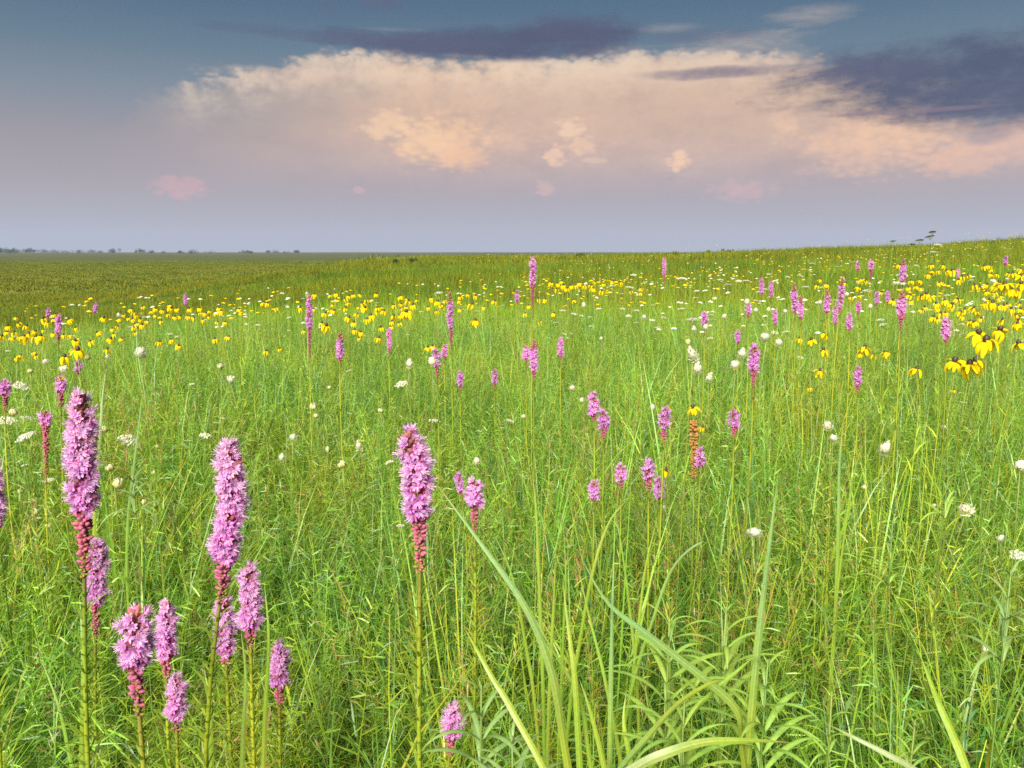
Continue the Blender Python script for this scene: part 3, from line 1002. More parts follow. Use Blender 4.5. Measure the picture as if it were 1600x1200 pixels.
def blazing_star(label, x0, y0, y1, y2, w, lean=0.0, near=False, style='pink', bend=0.0, real=0.046, d=None):
    """A blazing star seen with its tip at pixel (x0, y0), flowers down to y1, spent buds down to y2, spike W pixels wide; LEAN: pixels its spike base lies right of its tip."""
    if d is None:
        d = real * FPX / w
        for _ in range(60):                       # keep the plant a plausible height above the ground it stands on
            hh = pt(x0, y0, d).z - gz(pt(x0, y0, d).x, d)
            if hh < 0.62: d *= 0.975
            elif hh > 1.42: d *= 1.025
            else: break
    T, B = pt(x0, y0, d), pt(x0 + lean, y2, d)
    base = Vector((B.x + (B.x - T.x) * 0.6 + rnd.uniform(-0.02, 0.02), d + rnd.uniform(-0.02, 0.03), 0))
    base.z = gz(base.x, base.y)
    px = d / FPX
    t = thing('blazing_star', label or 'x', 'wildflower', base, 'pink blazing stars in the meadow')
    if label is None:
        AUTO.append((t, 'small pink blazing star', x0, (y0 + y1) / 2))
    else:
        t['label'] = label
    L = lambda v: v - base
    T, B = L(T), L(B)
    sd = Vector((bend * px, 0, 0))
    spike = [B.lerp(T, k / 8) + sd * (4 * (k / 8) * (1 - k / 8)) for k in range(9)]
    at = lambda s: spike[min(7, int(s * 8))].lerp(spike[min(7, int(s * 8)) + 1], s * 8 - min(7, int(s * 8)))
    tang = (spike[1] - spike[0]).normalized()
    hlow = B.z
    c1 = B - tang * (hlow * 0.45)
    low = []
    for k in range(8):
        s = k / 8
        low.append(c1 * (2 * s * (1 - s)) + B * (s * s))
    rad = w * px * 0.5
    sr = max(0.0017, 0.11 * rad)
    stem = MB()
    path = low + spike
    cols = [jit((0.34, 0.41, 0.035), 0.08) for _ in low] + [jit((0.24, 0.22, 0.04), 0.1) for _ in spike]
    stem.tube(path, [sr * 1.25] * 8 + [sr * (1 - 0.07 * k) for k in range(9)], cols, 6 if near else 4)
    obj('stem', stem.mesh('stem', [M_LEAF]), t)
    # narrow leaves up the stem, too many to pick apart
    lv = MB()
    lowp = low + [spike[0]]
    nl = 190 if near else 26
    for k in range(nl):
        s = 0.25 + 0.73 * (k + rnd.random()) / nl
        i = min(7, int(s * 8))
        p = lowp[i].lerp(lowp[i + 1], s * 8 - i)
        ll = (0.12 - 0.09 * s) * rnd.uniform(0.55, 1.15)
        blade(lv, p, k * 2.4, ll, 0.0034 if near else 0.0038, rnd.uniform(0.45, 1.05), rnd.uniform(0.2, 1.0), jit((0.24, 0.33, 0.03), 0.2), 2)
    o = obj('leaves', lv.mesh('leaves', [M_LEAF]), t)
    o['kind'] = 'stuff'
    s1 = (y2 - y1) / max(1, (y2 - y0))
    length = (spike[-1] - spike[0]).length
    # spent crimson buds below the flowers
    bd = MB()
    if style == 'spent':
        s1 = 1.0
    nb = int(max(8, length * s1 / (rad * 0.19) * (6.2 if style != 'spent' else 5.4)))
    for k in range(nb):
        s = s1 * min(1.0, max(0.0, (k + 0.5 + rnd.uniform(-2.5, 2.5)) / nb))
        if rnd.random() < 0.12: continue
        ax = (at(min(1, s + 0.02)) - at(max(0, s - 0.02))).normalized()
        fade = 0.62 + 0.5 * s / max(s1, 0.01)
        src = BUDS_SPENT if style == 'spent' else (BUDS if rnd.random() < 0.25 + 1.4 * s / max(0.01, s1) else BUDS_GREEN)
        M = out_matrix(at(s), ax, k * 2.4 + rnd.uniform(-0.5, 0.5), rnd.uniform(0.15, 0.8), rad * (0.85 if style == 'spent' else 0.60) * fade * rnd.uniform(0.62, 1.28))
        bd.merge(rnd.choice(src), M)
    if bd.v:
        o = obj('bud_spike', bd.mesh('bud spike', [M_PETAL]), t)
        o['kind'] = 'stuff'
    if style == 'spent':
        return t
    # open flower heads
    ln = length * (1 - s1)
    nh = int(max(14, ln / (rad * 0.36) * 6.6)) if near else int(min(80, max(14, ln / (rad * 0.45) * 6.0)))
    core = MB()
    core.tube([at(s1 + (1 - s1) * k / 4) for k in range(5)], [sr * 1.5, sr * 1.5, sr * 1.4, sr * 1.3, sr * 0.9], jit((0.27, 0.16, 0.06)), 6)
    heads = []
    rust = style == 'rusty'
    wig = [rnd.uniform(0, 6.283) for _ in range(4)]
    faded = rnd.choice((0.0, 0.25, 0.5, 0.7))
    for k in range(nh):
        u = (k + 0.5) / nh
        s = s1 + (1 - s1) * u
        ax = (at(min(1, s + 0.02)) - at(max(0, s - 0.02))).normalized()
        tip = math.sqrt(max(0.0, 1 - max(0, (u - 0.72) / 0.30) ** 2)) if u > 0.72 else 1.0
        tail = 0.8 + 0.2 * min(1, u / 0.12)
        sc = rad * (0.62 + 0.38 * tip) * tail * rnd.uniform(0.86, 1.14)
        q_ = k * 2.39996
        sc *= 0.94 * (1 + 0.10 * math.sin(u * 9 + wig[0] + q_) + 0.09 * math.sin(u * 17 + wig[1] - 2 * q_) + 0.06 * math.sin(u * 26 + wig[2]))
        lift = rnd.uniform(0.0, 0.45) + 1.0 * max(0.0, (u - 0.78) / 0.22) ** 1.5
        M = out_matrix(at(s), ax, k * 2.39996 + rnd.uniform(-0.25, 0.25), lift, sc)
        if rnd.random() < 0.10 + faded * max(0, u - 0.7) * 2 or (rust and u > 0.74):
            core.merge(rnd.choice(BUDS if u < 0.7 else BUDS_ROSE), M @ Matrix.Scale(0.85, 4))
        elif near:
            heads.append((M, u))
        else:
            core.merge(rnd.choice(LITE), M)
    fs = obj('flower_spike', core.mesh('flower spike', [M_PETAL], False), t)
    if not near:
        fs['kind'] = 'stuff'
    for M, u in heads:
        obj('flower_head', HEAD_ME[max(0, min(5, int(5.2 * u + rnd.gauss(0, 1.3))))], fs, M)
    return t


def build_blazing_stars():
    N = dict(near=True)
    rows = [
        ('tallest pink blazing star, rising near the left edge', 124, 624, 800, 905, 58, 8, dict(near=True, bend=3)),
        ('small-topped blazing star hugging the stem of the tallest one', 151, 850, 945, 1000, 40, -2, N),
        ('leaning pink blazing star with rosy top at left foreground', 360, 698, 880, 945, 58, -17, dict(near=True, bend=6)),
        ('pink blazing star partly behind the leaning one stem', 350, 938, 1022, 1042, 44, 4, N),
        ('pink blazing star just right of the leaning one lower stem', 390, 890, 982, 1012, 46, 2, N),
        ('pink blazing star behind the broad fluffy one, bottom left', 260, 946, 1028, 1062, 42, 0, N),
        ('broadest fluffy pink blazing star at the bottom left', 214, 960, 1042, 1120, 66, 4, dict(near=True, bend=-3)),
        ('lowest short blazing star in the bottom left cluster', 274, 1064, 1125, 1142, 42, 2, N),
        ('small blazing star standing right of the bottom left cluster', 437, 1012, 1072, 1104, 40, 0, N),
        ('big blazing star at the centre with long crimson bud spike', 642, 680, 808, 900, 60, 14, dict(near=True, bend=5)),
        ('small pink blazing star crossed by the long grass blade', 741, 756, 792, 832, 36, 1, N),
        ('tiny blazing star tucked beside the one crossed by grass', 716, 741, 768, 776, 19, 5, {}),
        ('lowest blazing star, a small violet one at the bottom', 708, 1110, 1152, 1182, 42, -6, N),
        ('pink blazing star cut off by the left edge', -12, 735, 826, 850, 46, 0, N),
        ('blazing star with tiny pink cap on long rusty spike', 72, 645, 664, 742, 24, 0, {}),
        ('pink-capped blazing star just above the tallest one', 95, 592, 613, 640, 22, 0, {}),
        ('pink-capped blazing star touching the left edge', 8, 597, 618, 645, 22, 0, {}),
        ('bright pink blazing star among the left coneflowers', 92, 493, 522, 540, 13, -1, {}),
        (None, 122, 565, 580, 588, 13, 0, {}),
        ('slim tall blazing star with a white flower at its tip', 483, 463, 513, 560, 14, 1, {}),
        ('slim tall blazing star with a rusty tip at centre left', 703, 458, 516, 545, 14, 2, dict(style='rusty')),
        ('central magenta blazing star reaching up to the horizon', 833, 404, 446, 482, 15, -1, {}),
        ('thin dark magenta blazing star far off under the horizon', 1038, 404, 430, 442, 8, 0, {}),
        (None, 531, 522, 560, 566, 17, 0, dict(style='rusty')), (None, 608, 514, 546, 556, 11, 0, {}), (None, 681, 549, 574, 590, 17, 2, {}), (None, 695, 541, 558, 562, 14, 0, {}),
        (None, 719, 583, 603, 612, 14, 0, {}), (None, 773, 580, 598, 606, 13, 0, {}),
        ('pink blazing star with rusty tip, right one of a pair', 834, 533, 580, 592, 18, 0, dict(style='rusty')),
        ('smaller left one of a pair of blazing stars', 822, 542, 562, 568, 15, 0, {}),
        (None, 876, 530, 557, 562, 13, 0, {}),
        ('upper left of two paired blazing stars right of centre', 927, 618, 649, 658, 23, 1, {}), ('lower right of two paired blazing stars right of centre', 943, 644, 672, 688, 24, 0, {}),
        ('small blazing star upper left of the spent rusty spike', 1039, 640, 670, 694, 25, -2, {}), ('small mauve blazing star right of the spent rusty spike', 1146, 642, 669, 684, 23, 0, {}),
        ('round-topped blazing star between the two lowest right-centre ones', 970, 730, 753, 766, 25, 0, {}), ('low round blazing star, leftmost of the right-centre group', 928, 755, 781, 784, 26, 0, {}),
        ('spiky-topped blazing star beside a small yellow flower', 1013, 721, 749, 768, 27, 0, {}), ('small blazing star directly below a yellow flower', 1030, 750, 779, 782, 24, 0, {}),
        ('pink blazing star half hidden behind the spent spike', 1093, 704, 729, 732, 24, 0, {}), ('spent rusty orange blazing star spike without flowers', 1084, 660, 700, 748, 24, 0, dict(style='spent')),
        ('tall full blazing star standing right of centre', 1179, 541, 582, 606, 22, -2, {}),
        (None, 1101, 490, 508, 516, 14, 0, {}), (None, 1153, 517, 535, 540, 12, 0, {}), (None, 1169, 474, 492, 498, 13, 0, {}), (None, 1190, 436, 459, 464, 9, 0, {}), (None, 1205, 441, 463, 468, 9, 0, {}),
        (None, 1211, 486, 506, 510, 11, 0, {}), ('left one of the twin blazing stars at the right', 1241, 444, 487, 492, 13, 1, dict(style='rusty')), ('right one of the twin blazing stars at the right', 1251, 464, 497, 502, 12, 0, dict(style='rusty')),
        (None, 1293, 455, 488, 492, 13, -1, dict(style='rusty')), ('leaning rusty-tipped blazing star at the right', 1317, 434, 482, 490, 13, -6, dict(style='rusty')), (None, 1305, 480, 505, 510, 11, 0, {}),
        (None, 1327, 492, 514, 518, 13, 0, {}), (None, 1361, 408, 421, 440, 11, 0, {}), ('dark blazing star standing just above a white umbel', 1412, 406, 440, 446, 13, -2, dict(style='rusty')),
        ('tall blazing star with rusty tip among the right coneflowers', 1409, 458, 494, 520, 19, -2, dict(style='rusty')), (None, 1370, 457, 474, 480, 10, 0, {}), (None, 1387, 456, 471, 476, 9, 0, {}),
        (None, 1341, 474, 486, 492, 12, 0, {}), ('stout blazing star near the right edge beside yellow coneflowers', 1478, 500, 530, 538, 19, 0, {}),
        ('short blazing star with pale purple top at the lower right meadow', 1340, 576, 601, 614, 17, 0, {}), (None, 1571, 402, 413, 420, 9, 0, {}), (None, 1497, 420, 433, 438, 7, 0, {}),
        (None, 808, 455, 471, 476, 9, 0, {}), (None, 290, 460, 476, 480, 8, 0, {}), (None, 150, 474, 488, 492, 8, -3, {}), (None, 75, 483, 495, 500, 9, 0, {}), (None, 1340, 411, 420, 426, 8, 0, {}),
    ]
    for lab, x, y0, y1, y2, w, lean, kw in rows:
        blazing_star(lab, x, y0, y1, y2, w, lean, **kw)


build_blazing_stars()

# ------------------------------------------------------------------ yellow coneflowers
Y_PETAL = (0.74, 0.56, 0.010)
Y_DEEP = (0.72, 0.45, 0.006)


def petal_mb(droop, hue):
    mb = MB()
    c = tuple(a + (b - a) * hue for a, b in zip(Y_PETAL, Y_DEEP))
    prof = [(0.006, 0.0), (0.015, 0.002 - droop * 0.001), (0.0235, -0.007 * droop), (0.028 - 0.002 * droop, -0.020 * droop), (0.0305 - 0.0055 * droop, -0.034 * droop)]
    pts = [Vector((0, r, z)) for r, z in prof]
    mb.ribbon(pts, [0.004, 0.0105, 0.0135, 0.0125, 0.005], Vector((1, 0, 0)), [jit(c, 0.06, 0.03) for _ in pts], fold=0.18)
    return mb


PETALS = [petal_mb(dr, h) for dr, h in ((1.0, 0.0), (0.85, 0.3), (1.1, 0.1), (0.7, 0.5))]
PETAL_ME = [p.mesh('petal', [M_PETAL]) for p in PETALS]


def cone_mb():
    mb = MB()
    n, m = 10, 7
    v, c = [], []
    for i in range(m):
        th = math.pi * (0.06 + 0.88 * i / (m - 1))
        for k in range(n):
            q = 6.283 * (k + 0.5 * (i % 2)) / n
            r = 0.0085 * math.sin(th) * rnd.uniform(0.9, 1.12)
            v.append(Vector((r * math.cos(q), r * math.sin(q), 0.008 - 0.0115 * math.cos(th))))
            c.append(jit((0.034, 0.017, 0.008), 0.4))
    f = [(i * n + k, i * n + (k + 1) % n, (i + 1) * n + (k + 1) % n, (i + 1) * n + k) for i in range(m - 1) for k in range(n)]
    f += [tuple(range(n))[::-1], tuple((m - 1) * n + k for k in range(n))]
    mb.add(v, f, c)
    return mb


CONE_ME = [cone_mb().mesh('cone', [M_CONE]) for _ in range(3)]


def petal_ring(mb, n):
    for k in range(n):
        M = Matrix.Rotation(6.283 * (k + rnd.uniform(-0.25, 0.25)) / n, 4, 'Z') @ Matrix.Rotation(rnd.uniform(-0.2, 0.25), 4, 'X') @ Matrix.Scale(rnd.uniform(0.85, 1.1), 4)
        mb.merge(rnd.choice(PETALS), M)


RINGS = []
for _k in range(7):
    _mb = MB()
    petal_ring(_mb, 9 if _k < 5 else 6)
    RINGS.append(_mb.mesh('ray petals', [M_PETAL]))


def plausible(px, py, real, w, lo, hi):
    """How far off a plant stands: by its size, held where the plant reaches a likely height."""
    d = real * FPX / w
    for _ in range(80):
        p = pt(px, py, d)
        h = p.z - gz(p.x, d)
        if h < lo: d *= 0.975
        elif h > hi: d *= 1.03
        else: break
    return d


def stem_mesh(H, r, col, wob=0.03, leaves=0):
    mb = MB()
    a = Vector((rnd.uniform(-wob, wob), rnd.uniform(-wob, wob), H.z * 0.5))
    pts = []
    for k in range(7):
        s = k / 6
        pts.append(a * (2 * s * (1 - s)) + H * (s * s))
    mb.tube(pts, [r * (1.25 - 0.4 * k / 6) for k in range(7)], jit(col, 0.12), 4)
    for k in range(leaves):
        s = rnd.uniform(0.3, 0.7)
        i = min(5, int(s * 6))
        p = pts[i].lerp(pts[i + 1], s * 6 - i)
        blade(mb, p, rnd.uniform(0, 6.283), rnd.uniform(0.05, 0.09), rnd.uniform(0.005, 0.009), rnd.uniform(0.5, 0.9), 0.7, jit(G_FRESH), 3)
    return mb.mesh('stem', [M_LEAF])


def coneflower(px, py, w, label=None):
    """PX, PY: the base of its cone; W: spread of its petals in pixels."""
    d = plausible(px, py, 0.052, w, 0.55, 1.22)
    p = pt(px, py, d)
    base = Vector((p.x + rnd.uniform(-0.04, 0.04), d + rnd.uniform(-0.04, 0.04), 0))
    base.z = gz(base.x, base.y)
    t = thing('yellow_coneflower', label or 'x', 'wildflower', base, 'yellow coneflowers in the meadow')
    if label is None:
        AUTO.append((t, 'yellow coneflower', px, py))
    H = p - base
    obj('stem', stem_mesh(H, 0.0016, (0.20, 0.27, 0.04), 0.03, 3), t)
    sc = w * d / FPX / 0.052
    tilt = Matrix.Rotation(rnd.gauss(0, 0.22), 4, 'X') @ Matrix.Rotation(rnd.gauss(0, 0.22), 4, 'Y') @ Matrix.Rotation(rnd.uniform(0, 6.283), 4, 'Z')
    M = Matrix.Translation(H) @ tilt @ Matrix.Scale(sc, 4)
    obj('cone', rnd.choice(CONE_ME), t, M)
    if w >= 13:
        n = rnd.choice((7, 9, 10, 11, 12, 12))
        for k in range(n):
            obj('petal', rnd.choice(PETAL_ME), t, M @ Matrix.Rotation(6.283 * (k + rnd.uniform(-0.25, 0.25)) / n, 4, 'Z') @ Matrix.Rotation(rnd.uniform(-0.35, 0.5), 4, 'X') @ Matrix.Rotation(rnd.uniform(-0.4, 0.4), 4, 'Y') @ Matrix.Scale(rnd.uniform(0.75, 1.15), 4))
    else:
        o = obj('petals', rnd.choice(RINGS), t, M)
        o['kind'] = 'stuff'
    return t


def build_coneflowers():
    rows = [(1516, 572, 31), (1524, 565, 24), (1492, 566, 28), (1432, 578, 19), (1541, 534, 32), (1529, 522, 26), (1562, 517, 26), (1592, 538, 22), (1249, 529, 14), (1268, 532, 16), (1287, 524, 15),
            (1287, 548, 17), (1351, 545, 18), (1343, 553, 13), (1366, 556, 12), (1384, 552, 15), (1265, 606, 11), (1281, 580, 15), (1083, 638, 18), (1097, 668, 13), (1040, 736, 17), (1490, 610, 10), (1148, 573, 9),
            (36, 528, 17), (56, 527, 14), (64, 526, 16), (121, 548, 21), (101, 558, 17), (32, 556, 13), (28, 560, 10), (57, 556, 11), (52, 551, 9), (95, 588, 13), (249, 535, 12), (268, 532, 12), (279, 540, 12),
            (336, 530, 13), (357, 527, 12), (142, 534, 13), (153, 520, 13), (118, 533, 15), (108, 500, 14), (173, 530, 14), (190, 529, 10), (168, 546, 13), (68, 498, 13), (74, 504, 12), (162, 497, 13),
            (510, 510, 17), (503, 505, 12), (508, 490, 13), (522, 486, 12), (475, 517, 9), (469, 481, 12), (554, 516, 12), (564, 519, 12), (561, 529, 10), (591, 529, 14), (574, 500, 14), (580, 493, 14), (589, 488, 11),
            (570, 481, 13), (566, 474, 12), (635, 489, 18), (625, 493, 11), (615, 494, 13), (624, 505, 11), (645, 477, 13), (638, 470, 12), (625, 464, 13), (668, 543, 12), (676, 541, 12), (743, 502, 15), (737, 476, 13),
            (684, 472, 13), (690, 478, 12), (773, 471, 11), (416, 549, 12), (437, 545, 9), (432, 482, 10), (418, 474, 11), (410, 474, 11),
            (1580, 452, 19), (1570, 446, 20), (1561, 443, 16), (1588, 456, 17), (1595, 444, 16), (1594, 432, 15), (1583, 428, 14), (1555, 448, 14), (1550, 474, 17), (1540, 476, 15), (1559, 479, 15), (1568, 478, 14),
            (1580, 483, 13), (1594, 484, 13), (1463, 475, 14), (1440, 485, 11), (1445, 480, 11), (1395, 470, 13), (1482, 480, 13), (1487, 476, 14), (1500, 488, 14), (1470, 490, 13), (1458, 496, 14), (1465, 499, 12),
            (1507, 484, 13), (1526, 488, 11), (1488, 424, 15), (1480, 424, 12), (1533, 498, 12), (1423, 471, 11), (1538, 417, 12), (1590, 507, 16), (1584, 508, 12), (1352, 438, 12), (1347, 437, 10), (872, 443, 11), (880, 446, 12), (886, 451, 10), (841, 468, 9), (852, 468, 9), (820, 490, 9), (844, 503, 9), (826, 478, 9), (866, 490, 10), (900, 446, 9), (897, 470, 9)]
    for x, y, w in rows:
        coneflower(x, y, w * 0.98 if w >= 15 else w * 0.88)
    # the smaller ones in the yellow bands
    taken = [(x, y) for x, y, _ in rows]
    bands = [(0, 230, 492, 528, 7, 10, 22), (180, 380, 478, 505, 7, 9, 22), (0, 120, 505, 530, 9, 12, 8), (240, 360, 480, 500, 8, 11, 10), (470, 600, 456, 486, 7, 9, 18), (600, 760, 460, 492, 7, 9, 16),
             (540, 620, 478, 512, 9, 12, 8), (860, 930, 440, 452, 8, 10, 8), (880, 1010, 440, 460, 7, 9, 8), (1400, 1600, 412, 450, 8, 11, 26), (1420, 1600, 455, 505, 9, 13, 22), (1270, 1400, 425, 470, 7, 10, 8)]
    for x0, x1, y0, y1, w0, w1, n in bands:
        k = 0
        for _ in range(400):
            if k == n: break
            x, y = rnd.uniform(x0, x1), rnd.uniform(y0, y1)
            if min(math.hypot(x - a, (y - b) * 1.3) for a, b in taken) < 7: continue
            taken.append((x, y)); k += 1
            coneflower(x, y, rnd.uniform(w0, w1))


build_coneflowers()

# ------------------------------------------------------------------ white flowers
W_WHITE = (0.68, 0.68, 0.54)
W_CREAM = (0.56, 0.56, 0.28)
W_GREEN = (0.42, 0.44, 0.16)


def umbel_mb(dark=False):
    """A flat lacy umbel, radius 35 mm: rays and small clusters of white flowers."""
    mb = MB()
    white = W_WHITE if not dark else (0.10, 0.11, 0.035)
    n = 26
    for k in range(n):
        r = 0.034 * math.sqrt((k + 0.5) / n)
        q = k * 2.39996
        top = Vector((r * math.cos(q), r * math.sin(q), 0.014 - 7.0 * r * r + rnd.uniform(-0.001, 0.001)))
        mb.ribbon([Vector((0, 0, -0.022)), top * 0.6 + Vector((0, 0, -0.008)), top], [0.0008, 0.0008, 0.0008], Vector((-math.sin(q), math.cos(q), 0.3)), jit((0.25, 0.33, 0.08)))
        for _ in range(10):
            a, rr = rnd.uniform(0, 6.283), 0.0066 * math.sqrt(rnd.random())
            c = top + Vector((rr * math.cos(a), rr * math.sin(a), rnd.uniform(-0.004, 0.003)))
            s = rnd.uniform(0.0022, 0.0033)
            o = rnd.uniform(0, 6.283)
            tx, ty = rnd.uniform(-0.9, 0.9), rnd.uniform(-0.9, 0.9)
            tz = [s * (tx * math.cos(o + 1.2566 * j) + ty * math.sin(o + 1.2566 * j)) for j in range(5)]
            mb.add([c + Vector((s * math.cos(o + 1.2566 * j), s * math.sin(o + 1.2566 * j), tz[j])) for j in range(5)], [(0, 1, 2, 3, 4)], jit(white, 0.08, 0.04))
    return mb


def nest_mb():
    """A closing umbel, radius 18 mm: rays curled into a green-white cup."""
    mb = MB()
    for k in range(34):
        q = k * 2.39996
        d = Vector((math.cos(q), math.sin(q), 0))
        r = rnd.uniform(0.010, 0.0175)
        h = rnd.uniform(0.020, 0.030)
        c = jit(W_GREEN, 0.2, 0.1)
        mb.ribbon([Vector((0, 0, 0)), d * r + Vector((0, 0, h * 0.35)), d * r * 0.9 + Vector((0, 0, h * 0.8)), d * r * 0.5 + Vector((0, 0, h))], [0.001, 0.0042, 0.0048, 0.003], Vector((-d.y, d.x, 0)), [c, c, jit(W_CREAM), jit(W_WHITE)])
    return mb


def pom_mb(tall=1.0):
    """A rounded cream head, radius 15 mm, of crowded upturned petals."""
    mb = MB()
    n = 72
    for k in range(n):
        z = 1 - 1.75 * (k + 0.5) / n
        rr = math.sqrt(max(0, 1 - z * z))
        q = k * 2.39996
        d = Vector((rr * math.cos(q), rr * math.sin(q), z * tall))
        up = Vector((0, 0, 1))
        tg = up - d * (d.z / max(0.2, d.length_squared))
        tg = tg.normalized() if tg.length > 0.1 else Vector((rnd.uniform(-1, 1), rnd.uniform(-1, 1), 0.2)).normalized()
        side = d.cross(tg)
        side = side.normalized() if side.length > 0.1 else Vector((1, 0, 0))
        k2 = rnd.uniform(0.75, 1.22)
        if rnd.random() < 0.12: continue
        p0 = d * 0.0115 * k2 - tg * 0.002
        p1 = d * 0.0130 * k2 + tg * 0.0022
        p2 = d * 0.0152 * k2 + tg * 0.0055
        mb.ribbon([p0, p1, p2], [0.0045, 0.0078, 0.0045], side, [jit(W_CREAM, 0.06), jit(W_WHITE, 0.05), jit(W_WHITE, 0.05)])
    return mb


UMBEL = [umbel_mb().mesh('umbel', [M_PETAL], False) for _ in range(4)]
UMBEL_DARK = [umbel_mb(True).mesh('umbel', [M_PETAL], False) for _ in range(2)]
NEST = [nest_mb().mesh('umbel', [M_PETAL]) for _ in range(3)]
POM = [pom_mb(k).mesh('flower head', [M_PETAL]) for k in (1.0, 1.15, 1.5)]


def white_flower(kind, px, py, w, tilt=(0, 0), label=None, d=None):
    real = {'umbel': 0.078, 'dark': 0.06, 'nest': 0.036, 'pom': 0.034}[kind]
    lo, hi = {'umbel': (0.5, 1.2), 'dark': (0.9, 1.6), 'nest': (0.45, 1.1), 'pom': (0.45, 1.1)}[kind]
    d = d or plausible(px, py, real, w, lo, hi)
    p = pt(px, py, d)
    base = Vector((p.x + rnd.uniform(-0.03, 0.03) + tilt[0] * 0.05, d + rnd.uniform(-0.03, 0.03), 0))
    base.z = gz(base.x, base.y)
    name, ph, me, part, grp = {'umbel': ('white_umbel_flower', 'flat white umbel', UMBEL, 'umbel', 'flat white umbels'), 'dark': ('tall_seeding_umbel', 'dark seeding umbel', UMBEL_DARK, 'umbel', 'dark umbels against the sky'),
                               'nest': ('closing_umbel_flower', 'closed greenish umbel', NEST, 'umbel', 'closed greenish umbels'), 'pom': ('cream_tufted_flower', 'cream tufted flower', POM, 'flower_head', 'cream tufted flowers')}[kind]
    t = thing(name, label or 'x', 'wildflower', base, grp)
    if label is None:
        AUTO.append((t, ph, px, py))
    H = p - base
    sc = w * d / FPX / real
    M = Matrix.Translation(H) @ Matrix.Rotation(tilt[0] + rnd.gauss(0, 0.12), 4, 'Y') @ Matrix.Rotation(tilt[1] + rnd.gauss(0, 0.12), 4, 'X') @ Matrix.Rotation(rnd.uniform(0, 6.283), 4, 'Z') @ Matrix.Diagonal((sc * rnd.uniform(0.75, 1.1), sc * rnd.uniform(0.85, 1.1), sc * rnd.uniform(0.75, 1.25), 1))
    obj('stem', stem_mesh(H - Vector((0, 0, 0.02 * sc if kind in ('umbel', 'dark') else 0.0)), 0.0014, (0.21, 0.28, 0.05), 0.05, 2), t)
    k = obj(part, rnd.choice(me), t, M)
    k['kind'] = 'stuff'
    return t


